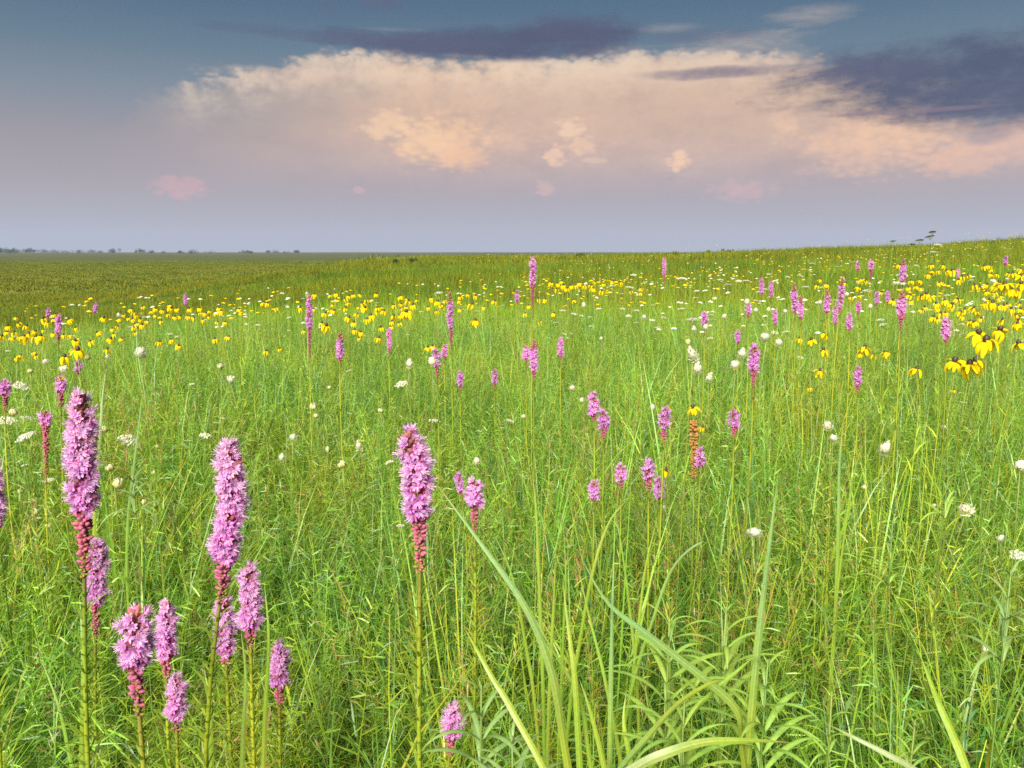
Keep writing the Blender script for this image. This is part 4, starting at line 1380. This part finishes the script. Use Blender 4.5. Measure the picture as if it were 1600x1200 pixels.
def build_white_flowers():
    U, N_, P = 'umbel', 'nest', 'pom'
    rows = [(P, 219, 553, 25, (0.5, 0), 'large cream tufted flower standing alone in the left meadow'), (P, 97, 578, 13, (0.6, 0)), (P, 359, 594, 15, (0.7, 0)), (P, 1294, 667, 18, (-0.3, 0)), (P, 1301, 686, 17, (0.6, 0)),
            (P, 1380, 703, 25, (0.3, 0), 'lone cream tufted flower on a long stem at right'), (P, 1510, 797, 23, (-0.9, 0.5)), (P, 1594, 730, 24, (0.6, 0)), (P, 1179, 834, 25, (0, 0), 'low cream tufted flower beside the tall vertical grass blade'),
            (P, 1541, 1015, 15, (-0.8, 0)), (P, 1083, 556, 20, (-0.4, 0)), (P, 1090, 578, 17, (0, 0)), (P, 1107, 592, 15, (0.5, 0)), (P, 1150, 571, 22, (-0.4, 0)), (P, 1159, 554, 15, (0.3, 0)), (P, 458, 685, 15, (0, 0)),
            (P, 1020, 638, 11, (0, 0)), (P, 894, 607, 12, (0, 0)), (P, 745, 722, 13, (0, 0)), (P, 677, 566, 16, (-0.5, 0)), (P, 1217, 537, 18, (0, 0)), (P, 1197, 528, 18, (-0.8, 0)), (P, 480, 460, 7, (0, 0)),
            (P, 640, 570, 13, (0, 0)), (P, 72, 566, 13, (0, 0)), (P, 1281, 474, 9, (0, 0)), (P, 1227, 488, 9, (0, 0)), (P, 1181, 486, 9, (0, 0)), (P, 1360, 480, 9, (0, 0)), (P, 909, 626, 9, (0, 0)), (P, 818, 652, 10, (0, 0)), (P, 1038, 794, 10, (0, 0)),
            (P, 1562, 842, 12, (0.5, 0)), (P, 172, 838, 12, (0, 0)), (P, 440, 716, 12, (0.4, 0)), (P, 561, 698, 13, (0, 0)), (P, 1460, 790, 8, (0, 0)), (P, 1475, 668, 8, (0, 0)),
            (U, 32, 606, 28, (0.5, 0.2)), (U, 300, 601, 12, (0, 0)), (U, 628, 602, 23, (-0.1, 0)), (U, 679, 659, 24, (0, 0)), (U, 797, 659, 18, (0.1, 0)), (U, 320, 683, 24, (0, 0.1)), (U, 200, 691, 36, (0.45, 0.1)),
            (U, 76, 752, 22, (0.1, 0)), (U, 42, 685, 34, (-0.5, 0.2)), (U, 10, 660, 36, (0.2, 0.3)), (U, 42, 655, 22, (0.3, 0)), (U, 348, 655, 11, (0, 0)), (U, 608, 724, 16, (-0.5, 0)), (U, 626, 822, 15, (0, 0)), (U, 1405, 445, 22, (0, 0)),
            (U, 1355, 456, 18, (0, 0)), (U, 1380, 509, 15, (0, 0)), (U, 1375, 501, 14, (0, 0)), (U, 1082, 502, 22, (0, 0)), (U, 897, 492, 12, (0, 0)), (U, 1065, 438, 18, (0, 0)), (U, 990, 431, 12, (0, 0)), (U, 1167, 440, 14, (0, 0)),
            (U, 1137, 446, 13, (0, 0)), (U, 1458, 395, 10, (0, 0)), (U, 1465, 384, 12, (0, 0)), (U, 1590, 870, 30, (-0.2, 0.1)), (U, 686, 459, 13, (0, 0)), (U, 995, 487, 12, (0, 0)), (U, 1037, 497, 11, (0, 0)), (U, 1110, 530, 13, (0, 0)),
            (U, 1102, 455, 10, (0, 0)), (U, 1480, 462, 10, (0, 0)), (U, 1505, 523, 13, (0, 0)), (U, 1210, 521, 13, (0, 0)), (U, 1250, 560, 12, (0, 0)), (U, 130, 692, 16, (0.3, 0)), (U, 38, 728, 13, (0, 0)), (U, 50, 782, 12, (0.4, 0)), (U, 783, 664, 10, (0, 0)),
            (U, 205, 512, 10, (0, 0)), (U, 448, 478, 10, (0, 0)), (U, 545, 580, 10, (0, 0)), (U, 112, 478, 8, (0, 0)), (U, 1340, 665, 8, (0, 0)), (U, 1000, 455, 9, (0, 0)), (U, 1275, 580, 12, (0, 0)),
            (N_, 172, 737, 17, (0, 0)), (N_, 179, 762, 22, (0.4, 0)), (N_, 165, 676, 14, (0, 0)), (N_, 32, 772, 11, (0, 0)), (N_, 76, 826, 13, (0, 0)), (N_, 75, 808, 11, (0, 0)), (N_, 22, 650, 20, (0, 0)), (N_, 490, 641, 14, (0, 0)),
            (N_, 493, 654, 11, (0, 0)), (N_, 594, 645, 12, (0.3, 0)), (N_, 515, 609, 10, (0, 0)), (N_, 535, 732, 16, (0, 0)), (N_, 345, 577, 13, (0, 0)), (N_, 57, 806, 12, (0, 0)), (N_, 1351, 765, 11, (0, 0)), (N_, 138, 563, 10, (0, 0)),
            (N_, 1200, 488, 9, (0, 0)), (N_, 513, 708, 11, (0, 0)), (N_, 226, 790, 12, (0, 0)), (N_, 240, 742, 9, (0, 0)), (N_, 246, 702, 10, (0, 0)), (N_, 48, 583, 11, (0, 0)), (N_, 118, 720, 10, (0, 0)), (N_, 640, 578, 11, (0, 0)), (N_, 1075, 540, 11, (0, 0))]
    for r in rows:
        white_flower(r[0], r[1], r[2], r[3], r[4], r[5] if len(r) > 5 else None)
    taken = [(r[1], r[2]) for r in rows]
    for x0, x1, y0, y1, w0, w1, n in [(950, 1260, 428, 520, 7, 12, 40), (1260, 1560, 410, 480, 7, 12, 18), (830, 950, 470, 530, 7, 11, 12), (0, 460, 490, 560, 6, 10, 14), (440, 800, 460, 540, 6, 9, 14)]:
        k = 0
        for _ in range(400):
            if k == n: break
            x, y = rnd.uniform(x0, x1), rnd.uniform(y0, y1)
            if min(math.hypot(x - a, (y - b) * 1.3) for a, b in taken) < 8: continue
            taken.append((x, y)); k += 1
            white_flower(U if rnd.random() < 0.85 else P, x, y, rnd.uniform(w0, w1))
    for lab, x, y, w in [('tallest dark umbel against the sky on the right rise', 1457, 364, 10), ('dark umbel just below the tallest one against the sky', 1453, 371, 11), ('dark umbel left of the tallest one, clear of the rise', 1437, 377, 10),
                         ('leftmost dark umbel standing against the sky', 1395, 378, 7), ('lowest dark umbel barely clearing the rise', 1425, 383, 8)]:
        white_flower('dark', x, y, w, (0, 0), lab, 6.5)


build_white_flowers()

# ------------------------------------------------------------------ flowers too far off to count
def far_flowers(name, label, rows, petal, centre, half):
    mb = MB()
    for x, y in rows:
        z = gz(x, y)
        h = rnd.uniform(0.62, 0.95)
        c = Vector((x, y, z + h))
        s = half * rnd.uniform(0.75, 1.2)
        col = jit(petal, 0.15, 0.05)
        n = 6
        o = rnd.uniform(0, 1)
        ring = [c + Vector((s * math.cos(o + 6.283 * k / n), s * math.sin(o + 6.283 * k / n), -s * rnd.uniform(0.25, 0.7))) for k in range(n)]
        mb.add([c] + ring, [(0, 1 + k, 1 + (k + 1) % n) for k in range(n)], col)
        if centre:
            t = s * 0.32
            mb.add([c + Vector((0, 0, s * 0.7)), c + Vector((t, 0, 0.004)), c + Vector((-t * 0.5, t * 0.85, 0.004)), c + Vector((-t * 0.5, -t * 0.85, 0.004))], [(0, 1, 2), (0, 2, 3), (0, 3, 1)], centre)
        mb.ribbon([Vector((x, y, z + 0.2)), c], [0.004, 0.003], Vector((1, 0, 0)), (0.18, 0.22, 0.03))
    o = obj(name, mb.mesh(name, [M_FAR_PETAL], False))
    o['kind'] = 'stuff'
    o['label'] = label


M_FAR_PETAL = leaf_material('far petal', 0.3, 0.0, 0.0, 0.0)


def field(n, s0, s1, y0, y1, clump=0.5):
    out = []
    while len(out) < n:
        y = y0 * (y1 / y0) ** rnd.random()
        x = rnd.uniform(s0, s1) * y
        if math.sin(x * 0.9 + 1.7) * math.sin(y * 0.6 + x * 0.3) < rnd.uniform(-1, 1) * (1 - clump) - 0.1: continue
        out.append((x, y))
    return out


far_flowers('distant_coneflowers', 'countless far yellow flowers dotting the rise', field(650, -0.05, 0.66, 9, 45, 0.6) + field(90, -0.62, -0.05, 8.5, 16, 0.6), Y_DEEP, (0.07, 0.04, 0.02), 0.028)
far_flowers('distant_white_flowers', 'countless far white flowers dotting the rise', field(220, 0.05, 0.66, 7, 30, 0.4) + field(60, -0.6, 0.05, 7, 14), W_WHITE, None, 0.026)


# ------------------------------------------------------------------ broad grass blades in the foreground
B_BLUE = (0.155, 0.265, 0.078)
B_PALE = (0.20, 0.25, 0.09)
B_LIME = (0.225, 0.29, 0.026)
B_GREEN = (0.165, 0.27, 0.022)


def spline(pts, n=16):
    out = []
    P = [pts[0] * 2 - pts[1]] + list(pts) + [pts[-1] * 2 - pts[-2]]
    m = len(pts) - 1
    for k in range(n + 1):
        u = k / n * m
        i = min(m - 1, int(u))
        t = u - i
        a, b, c, d = P[i], P[i + 1], P[i + 2], P[i + 3]
        out.append(0.5 * ((2 * b) + (c - a) * t + (2 * a - 5 * b + 4 * c - d) * t * t + (3 * b - a - 3 * c + d) * t ** 3))
    return out


def grass_clump(label, base_px, base_d, blades):
    """BLADES: (pixels from root to tip with their distances, width in mm, colour at root, colour at tip, sideways direction)."""
    p = pt(base_px, 1150, base_d)
    base = Vector((p.x, base_d, gz(p.x, base_d)))
    t = thing('broad_leaved_grass', label, 'grass', base, 'broad-bladed grasses in the foreground')
    for path, wmm, c0, c1, side in blades:
        pts = [pt(x, y, d) - base for x, y, d in path]
        back = (pts[0] - pts[1]).normalized()
        ext = pts[0] + back * 0.10 - Vector((0, 0, 0.02))
        ex2 = ext + (back * 0.6 + Vector((0, 0, -0.8))).normalized() * 0.16
        root = ex2 + Vector((back.x, back.y, 0)) * 0.04
        root.z = -0.01
        pts = spline([root, root.lerp(ex2, 0.6), ex2, ext] + pts, 34)
        n = len(pts)
        mb = MB()
        ws, cs = [], []
        brown = rnd.choice((0.2, 0.6, 1.0))
        for i in range(n):
            u = i / (n - 1)
            ws.append(wmm * 0.00094 * (0.5 + 0.5 * min(1, u / 0.4)) * (1 if u < 0.55 else max(0.03, 1 - ((u - 0.55) / 0.45) ** 1.8)))
            k = max(0, min(1, (u - 0.45) / 0.35))
            q = tuple(a + (b - a) * k for a, b in zip(jit(c0, 0.07, 0.05), jit(c1, 0.07, 0.05)))
            dry = max(0, min(1, (u - 0.93) / 0.05)) * brown
            cs.append(tuple(a + (b - a) * dry for a, b in zip(q, (0.26, 0.17, 0.06))))
        mb.veined(pts, ws, Vector(side), cs, 0.22)
        obj('blade', mb.mesh('blade', [M_BLADE]), t)
    return t


def build_blades():
    X = (1, 0.25, 0.1)
    grass_clump('broad grass clump whose longest blade crosses the centre diagonally', 885, 0.95, [
        ([(880, 1150, 0.92), (862, 1050, 0.92), (822, 950, 0.93), (752, 850, 0.95), (676, 748, 0.98)], 12, B_LIME, B_BLUE, (0.8, 0.5, 0.35)),
        ([(905, 1180, 0.94), (898, 1060, 0.95), (888, 980, 0.97), (879, 905, 0.99)], 9, B_GREEN, B_LIME, X),
        ([(920, 1180, 0.96), (905, 1090, 0.97), (860, 1010, 0.98), (830, 955, 1.0)], 6, B_LIME, B_GREEN, X),
        ([(942, 1190, 0.93), (922, 1110, 0.94), (905, 1060, 0.95)], 8, B_LIME, B_LIME, X)])
    grass_clump('grass with one straight upright blue-green blade right of centre', 952, 0.98, [
        ([(953, 1170, 0.96), (955, 1060, 0.97), (957, 950, 0.98), (960, 858, 1.0)], 8, B_LIME, B_BLUE, X),
        ([(985, 1190, 0.97), (975, 1130, 0.98), (978, 1080, 1.0)], 9, B_GREEN, B_LIME, X),
        ([(970, 1190, 1.0), (945, 1060, 1.02), (920, 960, 1.04), (898, 862, 1.06)], 6, B_LIME, B_GREEN, X)])
    grass_clump('arching blue-green grass bent down to the lower left right of centre', 1163, 1.0, [
        ([(1160, 1165, 0.98), (1152, 1110, 0.97), (1100, 1060, 0.96), (1010, 990, 0.95), (950, 942, 0.95), (908, 872, 0.96)], 12, B_LIME, B_BLUE, (0.5, 0.4, 0.7)),
        ([(1172, 1150, 1.0), (1180, 1060, 1.0), (1190, 960, 1.01), (1203, 850, 1.02), (1216, 742, 1.04)], 13, B_LIME, B_BLUE, X),
        ([(1040, 1170, 0.97), (1100, 1095, 0.98), (1150, 1050, 1.0), (1190, 1015, 1.03)], 9, B_GREEN, B_GREEN, X)])
    grass_clump('grass with a blue-green blade leaning right at the bottom edge', 960, 0.86, [
        ([(968, 1205, 0.88), (1010, 1155, 0.88), (1060, 1100, 0.89), (1110, 1068, 0.91), (1135, 1062, 0.93)], 11, B_BLUE, B_LIME, (0.7, 0.3, -0.5)),
        ([(800, 1110, 0.9), (770, 1060, 0.92), (742, 1010, 0.95), (724, 978, 0.98)], 8, B_LIME, B_LIME, X)])
    grass_clump('pale broad grass blade arching flat along the bottom edge', 985, 0.82, [
        ([(985, 1205, 0.86), (1040, 1178, 0.86), (1100, 1160, 0.87), (1170, 1157, 0.88), (1235, 1160, 0.90)], 13, B_PALE, B_LIME, (0.0, 0.8, 0.6))])
    grass_clump('broad yellow-green grass blade rising from the bottom right corner', 1520, 0.84, [
        ([(1512, 1205, 0.86), (1490, 1150, 0.88), (1470, 1105, 0.9), (1452, 1060, 0.93), (1440, 1030, 0.95)], 12, B_LIME, B_GREEN, X)])
    grass_clump('pale thin grass blade sloping into the bottom right edge', 1450, 0.84, [
        ([(1432, 1205, 0.86), (1385, 1178, 0.87), (1330, 1150, 0.89), (1290, 1130, 0.92)], 8, B_PALE, B_PALE, (0.3, 0.5, 0.8))])
    grass_clump('upright grass clump right of the small blazing star, centre', 870, 1.5, [
        ([(846, 1000, 1.48), (842, 900, 1.5), (838, 800, 1.52), (832, 740, 1.54)], 8, B_GREEN, B_LIME, X),
        ([(880, 1000, 1.5), (884, 900, 1.51), (880, 820, 1.53)], 7, B_GREEN, B_GREEN, X), ([(905, 1010, 1.46), (925, 900, 1.46), (950, 820, 1.48), (980, 780, 1.5)], 8, B_GREEN, B_LIME, X),
        ([(820, 1000, 1.5), (800, 900, 1.5), (770, 830, 1.52)], 7, B_LIME, B_GREEN, X), ([(862, 1010, 1.44), (866, 930, 1.45), (868, 850, 1.46)], 8, B_LIME, B_LIME, X)])
    grass_clump('upright grass clump behind the arching leafy plants', 1010, 1.45, [
        ([(1000, 960, 1.45), (1010, 880, 1.46), (1030, 800, 1.48)], 7, B_GREEN, B_LIME, X), ([(985, 960, 1.46), (975, 880, 1.47), (962, 800, 1.5)], 7, B_LIME, B_GREEN, X),
        ([(1020, 970, 1.44), (1050, 890, 1.46), (1090, 850, 1.48), (1120, 845, 1.5)], 7, B_GREEN, B_BLUE, X)])
    grass_clump('tall pale grass stalk left of the large cream flower', 152, 2.1, [
        ([(150, 760, 2.1), (156, 680, 2.1), (160, 620, 2.12), (166, 575, 2.14)], 9, B_LIME, B_PALE, X), ([(205, 760, 2.12), (215, 680, 2.13), (224, 600, 2.15)], 8, B_GREEN, B_BLUE, X)])
    grass_clump('slender upright blue-green grass near the paired cream flowers', 1313, 1.75, [
        ([(1311, 800, 1.74), (1312, 730, 1.75), (1318, 650, 1.77)], 11, B_GREEN, B_BLUE, X), ([(1325, 800, 1.74), (1334, 740, 1.75), (1350, 690, 1.77)], 6, B_LIME, B_GREEN, X)])
    grass_clump('grass stalks leaning at the lower left edge', 105, 1.0, [
        ([(128, 1180, 1.0), (130, 1080, 1.0), (128, 990, 1.02), (124, 930, 1.04)], 8, B_LIME, B_GREEN, X), ([(110, 1190, 1.02), (90, 1100, 1.03), (60, 1020, 1.05)], 6, B_GREEN, B_GREEN, X)])
    grass_clump('upright grass blades between the left foreground blazing stars', 330, 1.05, [
        ([(330, 1180, 1.05), (328, 1100, 1.05), (318, 1040, 1.07)], 8, B_LIME, B_GREEN, X), ([(380, 1150, 1.1), (384, 1060, 1.12), (376, 980, 1.14)], 8, B_LIME, B_GREEN, X), ([(415, 1100, 1.2), (420, 1000, 1.2), (412, 900, 1.22)], 8, B_LIME, B_GREEN, X)])


build_blades()


# ------------------------------------------------------------------ leafy herbs with arching lance leaves
def lance_mb(length, width, bend, col):
    mb = MB()
    pts, ang, p = [], 0.55, Vector((0, 0, 0))
    n = 8
    for k in range(n + 1):
        pts.append(p.copy())
        ang = 0.55 + bend * ((k + 0.5) / n)
        p = p + Vector((0, math.sin(ang), math.cos(ang))) * (length / n)
    prof = [0.35, 0.75, 0.95, 1.0, 0.95, 0.82, 0.6, 0.34, 0.03]
    c2 = tuple(min(1, k * 1.12) for k in col)
    mb.ribbon(pts, [width * k for k in prof], Vector((1, 0, 0)), [col] * 4 + [c2] * 5, fold=0.28)
    return mb


LANCE = {}
for _n, _c in (('fresh', (0.20, 0.315, 0.05)), ('blue', (0.150, 0.250, 0.075))):
    LANCE[_n] = [lance_mb(0.098, 0.0082, b, jit(_c, 0.06)).mesh('leaf', [M_BLADE]) for b in (1.3, 1.7, 2.0, 1.5)]


def leafy_plant(label, px, py, d, pairs, step, size, tone='fresh', lean=0.0):
    """PX, PY: its tip."""
    T = pt(px, py, d)
    base = Vector((T.x + lean, d, 0))
    base.z = gz(base.x, base.y)
    t = thing('lance_leaved_herb', label, 'herb', base, 'lance-leaved herbs in the foreground')
    H = T - base
    obj('stem', stem_mesh(H, 0.0016, (0.17, 0.26, 0.05), 0.01), t)
    ax = H.normalized()
    q = rnd.uniform(0, 3)
    for k in range(pairs):
        s = 0.012 + k * step
        p = H - ax * s
        grow = min(1.0, 0.45 + 0.18 * k) * size * 1.25
        for j in range(4 if k > 1 else 2):
            a = q + k * 1.2 + j * 6.283 / (4 if k > 1 else 2) + rnd.uniform(-0.25, 0.25)
            up = -0.25 + 0.1 * k if k < 3 else rnd.uniform(-0.1, 0.25)
            M = Matrix.Translation(p) @ Matrix.Rotation(a, 4, 'Z') @ Matrix.Rotation(-up * 0.6, 4, 'X') @ Matrix.Scale(grow * rnd.uniform(0.85, 1.12), 4)
            obj('leaf', rnd.choice(LANCE[tone]), t, M)
    # closed young leaves at the tip
    for j in range(4):
        M = Matrix.Translation(H - ax * 0.012) @ Matrix.Rotation(j * 1.57 + 0.4, 4, 'Z') @ Matrix.Rotation(0.5, 4, 'X') @ Matrix.Scale(0.24 * size, 4)
        obj('leaf', rnd.choice(LANCE[tone]), t, M)
    return t


def build_leafy():
    for a in [('arching leafy herb with yellow-green tip left of its twin', 1046, 965, 1.08, 7, 0.03, 1.0), ('arching leafy herb just left of the tall vertical blade', 1135, 948, 1.12, 7, 0.03, 1.0),
              ('arching leafy herb right of the tall vertical blade', 1200, 1030, 1.0, 6, 0.032, 0.95), ('low arching leafy herb under the crossing grass blades', 1070, 1090, 0.96, 5, 0.03, 0.9),
              ('leafy herb at the bottom left of the diagonal blade', 752, 1070, 0.98, 5, 0.035, 0.95, 'blue'), ('blue-green leafy herb touching the right edge', 1580, 890, 1.15, 5, 0.035, 0.85, 'blue'),
              ('leafy sprig spreading in the right-hand meadow', 1482, 742, 1.75, 4, 0.03, 0.75), ('leafy herb below the lone cream flower at right', 1395, 812, 1.45, 5, 0.03, 0.6),
              ('blue-green leafy herb left of the leaning blazing star', 205, 722, 1.7, 4, 0.035, 0.75, 'blue'), ('low blue-green leafy herb at the bottom, centre', 800, 1150, 0.9, 4, 0.03, 0.9, 'blue'),
              ('leafy herb below the lowest right cream flower', 1300, 1080, 1.05, 4, 0.03, 0.5), ('yellow-green leafy herb at the bottom right, centre', 1430, 1125, 0.98, 5, 0.02, 0.42)]:
        leafy_plant(*a)


build_leafy()


# ------------------------------------------------------------------ trees on the far horizon, shrubs on the rise
M_WOOD = leaf_material('bark', 0.0, 0.0, 0.0, 0.1)


def crown_mb(rad, h, leaf, n, col):
    mb = MB()
    lobes = [(Vector((rnd.gauss(0, rad * 0.45), rnd.gauss(0, rad * 0.45), h * rnd.uniform(0.32, 0.8))), rad * rnd.uniform(0.35, 0.6)) for _ in range(7)]
    for k in range(n):
        c, r = rnd.choice(lobes)
        d = Vector((rnd.gauss(0, 1), rnd.gauss(0, 1), rnd.gauss(0, 0.8))).normalized()
        p = c + d * r * rnd.uniform(0.5, 1.0)
        if p.z < h * 0.08: continue
        u = Vector((rnd.gauss(0, 1), rnd.gauss(0, 1), rnd.gauss(0, 1))).normalized() * leaf * rnd.uniform(0.6, 1.2)
        v = u.orthogonal().normalized() * leaf * rnd.uniform(0.5, 1.0)
        mb.add([p - u - v * 0.3, p + v, p + u - v * 0.3, p - v], [(0, 1, 2, 3)], jit(col, 0.3, 0.1))
    return mb


def far_tree(label, px, hpx, d, wide=1.0, name='far_tree', cat_='tree', group='trees on the far horizon'):
    x = (px - 800) / FPX * d / math.cos(PITCH)
    z = gz(x, d)
    h = hpx * d / FPX
    t = thing(name, label, cat_, Vector((x, d, z - h * 0.02)), group)
    wide = wide * (2.1 if cat_ == 'tree' else 1.0)
    r = h * 0.55 * wide
    tr = MB()
    tr.tube([Vector((0, 0, 0)), Vector((r * 0.03, 0, h * 0.3)), Vector((0, r * 0.03, h * 0.7))], [h * 0.045, h * 0.035, h * 0.012], (0.07, 0.055, 0.04), 5)
    for k in range(4):
        q = k * 1.57 + rnd.random()
        tr.tube([Vector((0, 0, h * (0.28 + 0.08 * k))), Vector((math.cos(q) * r * 0.55, math.sin(q) * r * 0.55, h * (0.5 + 0.08 * k)))], [h * 0.02, h * 0.008], (0.07, 0.055, 0.04), 4)
    obj('trunk', tr.mesh('trunk', [M_WOOD]), t)
    obj('crown', crown_mb(r, h, h * 0.075, 620, (0.035, 0.055, 0.018)).mesh('crown', [M_FAR], False), t)
    return t


def build_far():
    row = [(6, 6, 1.3), (19, 9, 1.0), (27, 10, 1.0), (36, 8, 1.3), (46, 8, 1.3), (55, 7, 1.4), (66, 10, 0.8), (84, 6, 1.6), (96, 6, 1.7), (110, 5, 1.8), (124, 5, 1.8), (142, 6, 1.5), (160, 6, 1.5), (172, 5, 1.4), (195, 9, 1.0),
           (235, 9, 0.9), (250, 6, 1.3), (268, 4, 1.6), (295, 6, 1.0), (315, 7, 1.3), (340, 4, 1.6), (390, 6, 1.2), (401, 7, 0.8), (428, 6, 0.9), (440, 5, 1.6), (456, 4, 1.6), (472, 7, 0.8)]
    ordn = ['first', 'second', 'third', 'fourth', 'fifth', 'sixth', 'seventh', 'eighth', 'ninth', 'tenth', 'eleventh', 'twelfth', 'thirteenth', 'fourteenth', 'fifteenth', 'sixteenth', 'seventeenth',
            'eighteenth', 'nineteenth', 'twentieth', 'twenty-first', 'twenty-second', 'twenty-third', 'twenty-fourth', 'twenty-fifth', 'twenty-sixth', 'twenty-seventh']
    for (px, hp, wd), o in zip(row, ordn):
        far_tree(f'{o} tiny dark tree from the left along the far horizon', px, hp * 0.72, rnd.uniform(1700, 2300), wd)
    for lab, px, hp in [('low dark shrub on the rise left of centre', 622, 4), ('broad low shrub on the skyline left of centre', 648, 5), ('small shrub on the skyline right of the central blazing star', 905, 5),
                        ('small shrub on the skyline above the thin dark blazing star', 1048, 5), ('low dark shrub on the skyline right of centre', 1096, 5), ('broad dark shrub on the skyline at right centre', 1130, 6)]:
        far_tree(lab, px, hp + 3.6, 64.0, 1.6, 'low_shrub', 'shrub', 'shrubs along the crest of the rise')


build_far()
write_labels()

# ------------------------------------------------------------------ evening haze over the plain
def build_haze():
    r = 3600.0
    z0, z1 = -14.0, 90.0
    v = [(-r, -r, z0), (r, -r, z0), (r, r, z0), (-r, r, z0), (-r, -r, z1), (r, -r, z1), (r, r, z1), (-r, r, z1)]
    f = [(3, 2, 1, 0), (4, 5, 6, 7), (0, 1, 5, 4), (1, 2, 6, 5), (2, 3, 7, 6), (3, 0, 4, 7)]
    me = bpy.data.meshes.new('haze')
    me.from_pydata(v, [], f)
    m = bpy.data.materials.new('evening haze')
    m.use_nodes = True
    nt = m.node_tree
    nt.nodes.clear()
    pv = nt.nodes.new('ShaderNodeVolumePrincipled')
    pv.inputs['Color'].default_value = (0.46, 0.55, 0.74, 1)
    pv.inputs['Density'].default_value = 0.00008
    pv.inputs['Anisotropy'].default_value = 0.0
    out = nt.nodes.new('ShaderNodeOutputMaterial')
    nt.links.new(pv.outputs[0], out.inputs['Volume'])
    me.materials.append(m)
    o = obj('haze', me)
    o['kind'] = 'stuff'
    o['label'] = 'thin bluish evening haze over the plain'


build_haze()
